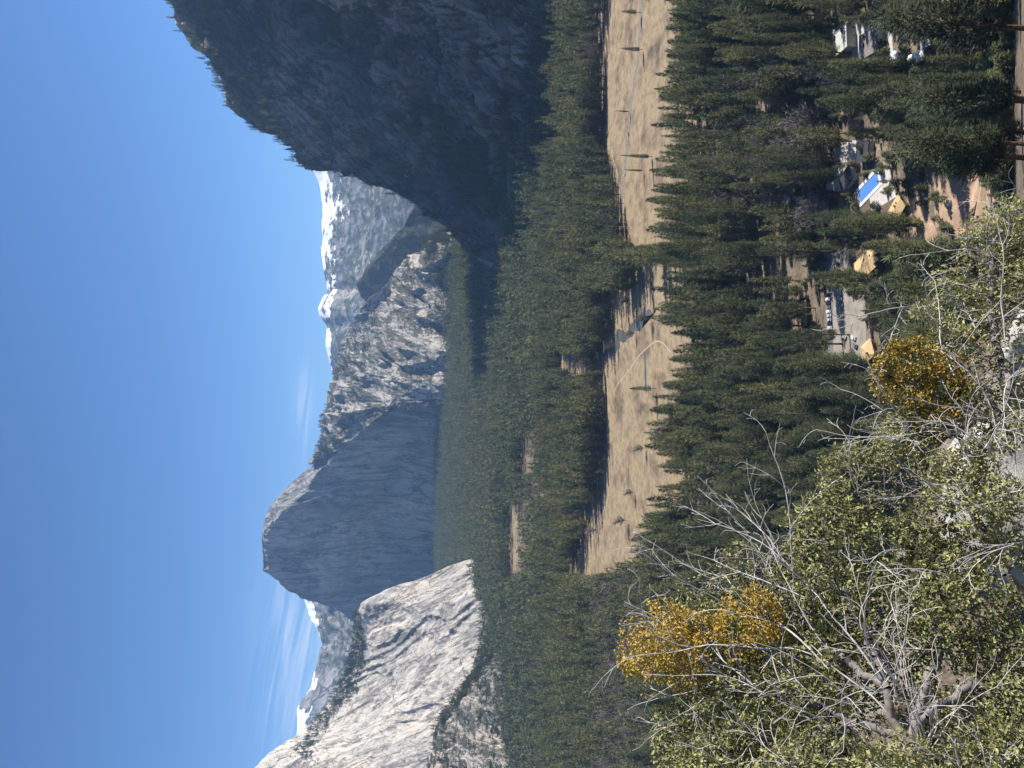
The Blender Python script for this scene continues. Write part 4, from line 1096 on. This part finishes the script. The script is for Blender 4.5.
def colonise(seeds, attr, step=.022, infl=.7, kill=.026, iters=260, seed=1, wig=.2, up=.05):
    """grow a branching skeleton from seed polylines towards attractor points"""
    r = np.random.default_rng(seed)
    nodes, par = [], []
    for pl in seeds:                     # polylines of points; the first point may be an index of an existing node
        last = -1
        for k in range(len(pl)):
            q = np.array(pl[k], float)
            if k == 0:
                if nodes:
                    dd = np.linalg.norm(np.array(nodes) - q, axis=1); j = int(dd.argmin())
                    if dd[j] < .12: last = j; continue
                nodes.append(q); par.append(-1); last = len(nodes) - 1
            else:
                p0 = nodes[last]; n = max(1, int(np.linalg.norm(q - p0) / step))
                off = r.normal(0, .018, 3)
                for i in range(1, n + 1):
                    f = i / n
                    nodes.append(p0 + (q - p0) * f + off * math.sin(f * math.pi) + r.normal(0, .006, 3)); par.append(last); last = len(nodes) - 1
    nodes = [np.array(n) for n in nodes]
    A = np.array(attr); alive = np.ones(len(A), bool)
    best = np.full(len(A), 1e9); bi = np.zeros(len(A), int)
    def upd(k0):
        N = np.array(nodes[k0:])
        ia = np.where(alive)[0]; Al = A[ia]; a2 = (Al ** 2).sum(1)
        for s in range(0, len(N), 500):
            Ns = N[s:s + 500]
            d = np.maximum(a2[:, None] + (Ns ** 2).sum(1)[None] - 2 * Al @ Ns.T, 0); j = d.argmin(1); m = np.sqrt(d[np.arange(len(Al)), j])
            b = m < best[ia]; best[ia[b]] = m[b]; bi[ia[b]] = j[b] + k0 + s
    upd(0); alive &= best > kill
    for it in range(iters):
        u = alive & (best < infl)
        if not u.any(): break
        ids = bi[u]; D = A[u] - np.array(nodes)[ids]; D /= np.linalg.norm(D, axis=1)[:, None] + 1e-9
        uniq, inv = np.unique(ids, return_inverse=True)
        sm = np.zeros((len(uniq), 3)); np.add.at(sm, inv, D)
        sm /= np.linalg.norm(sm, axis=1)[:, None] + 1e-9
        sm += r.normal(0, wig, sm.shape) + np.array([0, 0, up]); sm /= np.linalg.norm(sm, axis=1)[:, None]
        k0 = len(nodes); par_ = np.array(nodes)[uniq]
        for i, j in enumerate(uniq):
            nodes.append(par_[i] + sm[i] * step); par.append(int(j))
        upd(k0); alive &= best > kill
        if len(nodes) > 26000: break
    N = np.array(nodes); par = np.array(par)
    return N, par

def radii(par, tip=.0014, ex=2.35, rmax=.017):
    n = len(par); acc = np.zeros(n); kids = np.zeros(n, int)
    for i in range(n):
        if par[i] >= 0: kids[par[i]] += 1
    order = np.argsort(-np.arange(n))
    for i in order:
        if kids[i] == 0: acc[i] = tip ** ex
        if par[i] >= 0: acc[par[i]] += acc[i]
    return np.minimum(acc ** (1 / ex), rmax)

def tubes(name, N, par, rad, mat, parent, sides=6):
    n = len(N)
    T = np.zeros((n, 3)); has = par >= 0
    T[has] = N[has] - N[par[has]]
    for i in np.where(~has)[0]:
        ch = np.where(par == i)[0]
        T[i] = (N[ch[0]] - N[i]) if len(ch) else (0, 0, 1)
    T /= np.linalg.norm(T, axis=1)[:, None] + 1e-9
    ref = np.where(np.abs(T[:, 2:3]) > .9, np.array([[1.0, 0, 0]]), np.array([[0, 0, 1.0]]))
    U = np.cross(T, ref); U /= np.linalg.norm(U, axis=1)[:, None]; Wv = np.cross(T, U)
    a = np.arange(sides) / sides * 2 * math.pi
    ring = N[:, None] + rad[:, None, None] * (U[:, None] * np.cos(a)[None, :, None] + Wv[:, None] * np.sin(a)[None, :, None])
    # the ring at the parent keeps the child's frame so that the tube does not twist
    idx = np.where(has)[0]; p = par[idx]
    rp = np.minimum(rad[p], rad[idx] * 1.6)
    base = N[p][:, None] + rp[:, None, None] * (U[idx][:, None] * np.cos(a)[None, :, None] + Wv[idx][:, None] * np.sin(a)[None, :, None])
    V = np.concatenate([ring.reshape(-1, 3), base.reshape(-1, 3)])
    k = np.arange(len(idx)); fs = []
    for s in range(sides):
        s2 = (s + 1) % sides
        fs.append(np.stack([n * sides + k * sides + s, n * sides + k * sides + s2, idx * sides + s2, idx * sides + s], 1))
    return link(name, mesh_np(name, V, np.concatenate(fs), mat, smooth=True), parent)

LEAF = np.array([(0, 0, 0), (.28, .5, .10), (.72, .42, .08), (1, 0, .0), (.72, -.42, .08), (.28, -.5, .10), (.5, 0, -.04)])
LEAFF = np.array([(0, 6, 1), (1, 6, 2), (2, 6, 3), (3, 6, 4), (4, 6, 5), (5, 6, 0)])
def leaves(name, P, D, size, mat, parent, seed, width=.52, tint=.5, tv=.2, label=None):
    r = np.random.default_rng(seed); n = len(P)
    D = D + r.normal(0, .75, (n, 3)) + np.array([.12, 0, .25]); D /= np.linalg.norm(D, axis=1)[:, None]
    nr = r.normal(0, .8, (n, 3)) + np.array([.35, -.1, .9]); s = np.cross(nr, D); s /= np.linalg.norm(s, axis=1)[:, None] + 1e-9; u = np.cross(D, s)
    L = size * r.uniform(.6, 1.25, n)
    V = P[:, None] + L[:, None, None] * (LEAF[None, :, :1] * D[:, None] + LEAF[None, :, 1:2] * width * s[:, None] + LEAF[None, :, 2:] * u[:, None])
    Fc = LEAFF[None] + (np.arange(n) * 7)[:, None, None]
    t_ = np.repeat(tint + r.normal(0, tv, n), 7)
    o = link(name, mesh_np(name, V.reshape(-1, 3), Fc.reshape(-1, 3), mat, None, t_, smooth=False), parent)
    if label: o['label'] = label
    return o

def ell(blobs, dens, r, shell=0.0):
    """points in ellipsoids given as (x, y, distance, radius in px along x, along y)"""
    out = []
    for (x, y, Y, rx, ry) in blobs:
        c = at(x, y, Y); k = Y / F * 1.08
        n = max(12, int(dens * rx * ry / 2500))
        q = r.normal(size=(n, 3)); q /= np.linalg.norm(q, axis=1)[:, None]; q *= (r.uniform(shell, 1, n) ** (1 / 3))[:, None]
        rd = .8 * (rx + ry) / 2 * k
        out.append(c + RT * (q[:, :1] * ry * k) + UP * (q[:, 1:2] * rx * k) + FWD * (q[:, 2:] * rd))
    return np.concatenate(out)

def whip(N, par, p, vec, r, parent, lev):
    """one long gently bent bare stem with forking side twigs"""
    L = np.linalg.norm(vec); d = vec / L; n = max(4, int(L / .028)); st_ = L / n
    bend = r.normal(0, .55 + .25 * lev, 3) / n
    if parent < 0: N.append(p.copy()); par.append(-1); parent = len(N) - 1
    last = parent; q = p.copy(); nxt = r.uniform(.15, .35) if lev == 0 else r.uniform(.2, .45)
    for i in range(n):
        d = d + bend + r.normal(0, .065, 3) + np.array([0, 0, .012]); d /= np.linalg.norm(d)
        q = q + d * st_; N.append(q.copy()); par.append(last); last = len(N) - 1
        f = (i + 1) / n
        if lev < 3 and f > nxt and L * (1 - f * .6) > .07:
            k = r.normal(0, 1, 3); k -= d * (k @ d); k /= np.linalg.norm(k); an = r.uniform(.35, .75)
            cl = L * r.uniform(.28, .55) * (1.15 - .6 * f)
            whip(N, par, q, (d * math.cos(an) + k * math.sin(an)) * cl, r, last, lev + 1)
            nxt = f + r.uniform(.10, .24)

def pl(*pts): return [at(x, y, Y) for x, y, Y in pts]

def shrub(label, seeds, leafblobs, bareseeds, barelines, orange, seed, adens=760, lsize=.0195, group=None, per=4.6):
    r = np.random.default_rng(seed)
    root = seeds[0][0]
    t = thing("shrub", label, "shrub", tuple(root), 0, group)
    Nn, par = colonise([[q - root for q in s] for s in seeds], ell(leafblobs, adens, r) - root, seed=seed)
    rad = radii(par); rad = np.maximum(rad, .0013)
    for _ in range(4):
        kc = np.bincount(par[par >= 0], minlength=len(par)); sm = np.zeros_like(Nn); np.add.at(sm, par[par >= 0], Nn[par >= 0])
        one = (kc == 1) & (par >= 0); Nn[one] = .5 * Nn[one] + .25 * sm[one] + .25 * Nn[par[one]]
    tubes("branches", Nn, par, rad, MT['livebark'], t)
    # leaves on the thin twigs
    kids = np.bincount(par[par >= 0], minlength=len(par))
    thin = np.where((rad < .0046))[0]
    dirs = np.zeros_like(Nn); h = par >= 0; dirs[h] = Nn[h] - Nn[par[h]]; dirs /= np.linalg.norm(dirs, axis=1)[:, None] + 1e-9
    cnt = r.poisson(np.where(kids[thin] == 0, per * 1.9, per * .75))
    cl = vnoise(Nn[thin] / .22, seed + 4); cnt = np.where(cl < -.42, cnt // 3, cnt)
    ids = np.repeat(thin, cnt)
    Pp = Nn[ids] + r.normal(0, .011, (len(ids), 3))
    leaves("foliage", Pp, dirs[ids], lsize, MT['leaf'], t, seed + 1, tint=.48, tv=.23)
    # bleached bare branches fanning out of the leaves
    fan = []
    for (x, y, Y, rx, ry) in leafblobs:
        for _ in range(3):
            sx, sy = x + r.uniform(-.2, 1.1) * rx, y + r.uniform(-.9, .9) * ry
            fan.append((sx, sy, Y - .08, sx - r.uniform(25, 85), sy + r.normal(-8, 35), Y - .12 + r.normal(0, .1)))
    for k, stems in enumerate(list(bareseeds) + [fan]):
        for (x0, y0, d0, x1, y1, d1) in stems:
            a_, b_ = at(x0 + r.normal(0, 9), y0 + r.normal(0, 9), d0) - root, at(x1, y1, d1) - root
            a_ = Nn[int(np.linalg.norm(Nn - a_, axis=1).argmin())].copy()
            Nb, pb = [], []
            whip(Nb, pb, a_, b_ - a_, r, -1, 0)
            Nb = np.array(Nb); pb = np.array(pb)
            rb = np.maximum(radii(pb, .0008, 2.3, .0062), .0009)
            tubes("dead_branch", Nb, pb, rb, MT['palebark'], t, 5)['label'] = "bleached bare branch sticking out of the leaves"
    for k, blobs in enumerate(orange):
        c = ell([(x, y, Y, rx * 1.4, ry * 1.4) for x, y, Y, rx, ry in blobs], 9500, r, .05) - root
        c = c[vnoise(c / .055, 61 + k) + .5 * vnoise(c / .025, 62 + k) > r.uniform(-.15, .75, len(c))]
        leaves("leaf_cluster", c, r.normal(0, 1, c.shape), .016, MT['orange'], t, seed + 30 + k, width=.6, tint=.5, tv=.2, label="dense clump of small orange yellow leaves")
    print(label, len(Nn), len(ids))
    return t

shrub("big sprawling shrub with bleached bare branches and an orange leaf clump", [
    pl((960, 800, 2.95), (915, 740, 3.0), (885, 690, 3.1), (868, 640, 3.3), (850, 590, 3.5)),
    pl((915, 740, 3.0), (850, 722, 3.15), (795, 700, 3.35), (745, 680, 3.55), (705, 665, 3.75)),
    pl((885, 690, 3.1), (830, 650, 3.35), (790, 600, 3.6), (760, 560, 3.75)),
    pl((915, 740, 3.0), (955, 700, 3.0), (985, 685, 3.0), (1002, 660, 3.05)),
    pl((915, 740, 3.0), (940, 660, 3.15), (945, 610, 3.3), (935, 560, 3.4)),
    pl((868, 640, 3.3), (900, 580, 3.45), (905, 520, 3.55), (885, 470, 3.6)),
    pl((850, 722, 3.15), (790, 745, 3.3), (720, 750, 3.5))],
    [(690, 742, 3.65, 38, 55), (750, 720, 3.5, 60, 60), (740, 760, 3.4, 60, 40), (700, 610, 3.85, 30, 34), (765, 625, 3.7, 55, 50), (740, 575, 3.8, 34, 34), (820, 600, 3.55, 60, 60), (835, 535, 3.6, 50, 50), (860, 480, 3.65, 45, 42),
     (905, 470, 3.6, 45, 40), (900, 540, 3.45, 55, 55), (880, 620, 3.4, 60, 55), (950, 610, 3.2, 55, 60), (1005, 640, 3.1, 45, 60), (820, 690, 3.35, 60, 60), (830, 760, 3.15, 60, 40), (900, 690, 3.3, 40, 40), (960, 735, 3.1, 55, 50), (1010, 725, 2.95, 40, 60), (960, 560, 3.35, 40, 40)],
    [[(905, 725, 2.95, 720, 470, 3.6), (900, 700, 2.95, 765, 440, 3.5), (850, 660, 3.1, 690, 500, 3.7), (880, 690, 2.95, 800, 520, 3.3), (830, 640, 3.2, 735, 520, 3.65), (800, 600, 3.35, 700, 545, 3.75), (790, 560, 3.4, 770, 430, 3.6), (760, 540, 3.5, 735, 455, 3.65)],
     [(908, 735, 2.85, 870, 560, 3.0), (905, 740, 2.85, 842, 570, 3.0), (912, 738, 2.85, 893, 590, 2.95), (903, 745, 2.85, 805, 600, 3.1), (915, 745, 2.85, 1000, 672, 2.85), (918, 740, 2.85, 955, 640, 2.95), (900, 750, 2.85, 780, 650, 3.1), (910, 750, 2.8, 880, 640, 2.9), (900, 760, 2.8, 760, 690, 3.1), (920, 755, 2.8, 935, 690, 2.8)],
     [(830, 720, 3.2, 660, 640, 3.75), (760, 690, 3.4, 650, 575, 3.85), (700, 660, 3.6, 632, 590, 3.85), (770, 680, 3.3, 735, 570, 3.6), (740, 690, 3.4, 640, 690, 3.7), (800, 700, 3.2, 720, 610, 3.5)]],
    [],
    [[(662, 648, 3.72, 32, 34), (690, 655, 3.66, 28, 30), (645, 662, 3.75, 17, 15), (705, 632, 3.68, 16, 16)], [(750, 625, 3.5, 26, 28)]], 3)

shrub("leafy olive shrub with a bright orange clump growing beside the pale boulder", [
    pl((1075, 660, 2.9), (1025, 600, 3.05), (990, 545, 3.15), (968, 500, 3.2), (975, 470, 3.2)),
    pl((975, 470, 3.2), (960, 440, 3.3), (940, 405, 3.4), (920, 380, 3.5)),
    pl((975, 470, 3.2), (1000, 420, 3.25), (1005, 370, 3.35), (990, 300, 3.5), (985, 250, 3.6)),
    pl((1000, 420, 3.25), (960, 360, 3.4), (940, 320, 3.5))],
    [(995, 238, 3.6, 36, 34), (1030, 220, 3.6, 36, 30), (965, 285, 3.6, 34, 32), (1010, 300, 3.5, 48, 45), (950, 335, 3.5, 26, 26), (975, 350, 3.45, 38, 36), (1015, 380, 3.35, 40, 45), (965, 410, 3.3, 30, 34), (1000, 430, 3.2, 34, 24), (905, 440, 3.45, 34, 28), (985, 500, 3.05, 34, 34), (955, 480, 3.2, 34, 34), (1005, 500, 3.0, 34, 24), (1012, 545, 3.0, 26, 30), (985, 450, 3.1, 24, 22), (925, 310, 3.6, 16, 14)],
    [[(968, 500, 3.15, 940, 405, 3.25), (950, 440, 3.2, 870, 395, 3.4), (1000, 420, 3.2, 895, 325, 3.5), (960, 370, 3.3, 905, 275, 3.6), (990, 330, 3.4, 940, 255, 3.6), (1010, 430, 3.1, 985, 330, 3.25), (1000, 330, 3.3, 975, 215, 3.6), (1015, 470, 3.05, 1000, 380, 3.2)]],
    [],
    [[(912, 375, 3.38, 30, 30), (930, 402, 3.34, 30, 28), (895, 360, 3.42, 16, 16), (948, 378, 3.36, 18, 22)]], 5, adens=640)

shrub("low twiggy shrub filling the bottom corner below the sprawling one", [
    pl((1060, 880, 2.7), (990, 820, 2.8), (940, 790, 2.9), (880, 775, 3.0)), pl((990, 820, 2.8), (1000, 770, 2.8), (1010, 735, 2.85)), pl((940, 790, 2.9), (800, 800, 3.2), (720, 800, 3.4))],
    [(1000, 765, 2.8, 50, 45), (900, 775, 2.95, 60, 40), (800, 785, 3.1, 60, 40), (710, 790, 3.3, 50, 36)],
    [[(990, 820, 2.75, 905, 745, 2.85), (960, 800, 2.75, 840, 752, 2.95), (900, 800, 2.85, 780, 745, 3.1), (850, 800, 2.9, 730, 760, 3.2), (1010, 800, 2.7, 985, 720, 2.75)]], [], [], 9, adens=640)

# ------------------------------------------------------------------ the air between the camera and the mountains
bm = bmesh.new()
box(bm, (0, 6900, 990), (16000, 14200, 2020))
mt = bpy.data.materials.new("pale_air"); mt.use_nodes = True
nt = NT(mt.node_tree); nt.n.clear(); out = nt.new('ShaderNodeOutputMaterial'); pv_ = nt.new('ShaderNodeVolumePrincipled')
pv_.inputs['Color'].default_value = (.34, .60, 1.0, 1); pv_.inputs['Density'].default_value = HAZE
nt.l.new(pv_.outputs[0], out.inputs['Volume'])
tag(bm_obj("haze", bm, mt), "faint blue haze filling the valley air", "haze", kind="stuff")
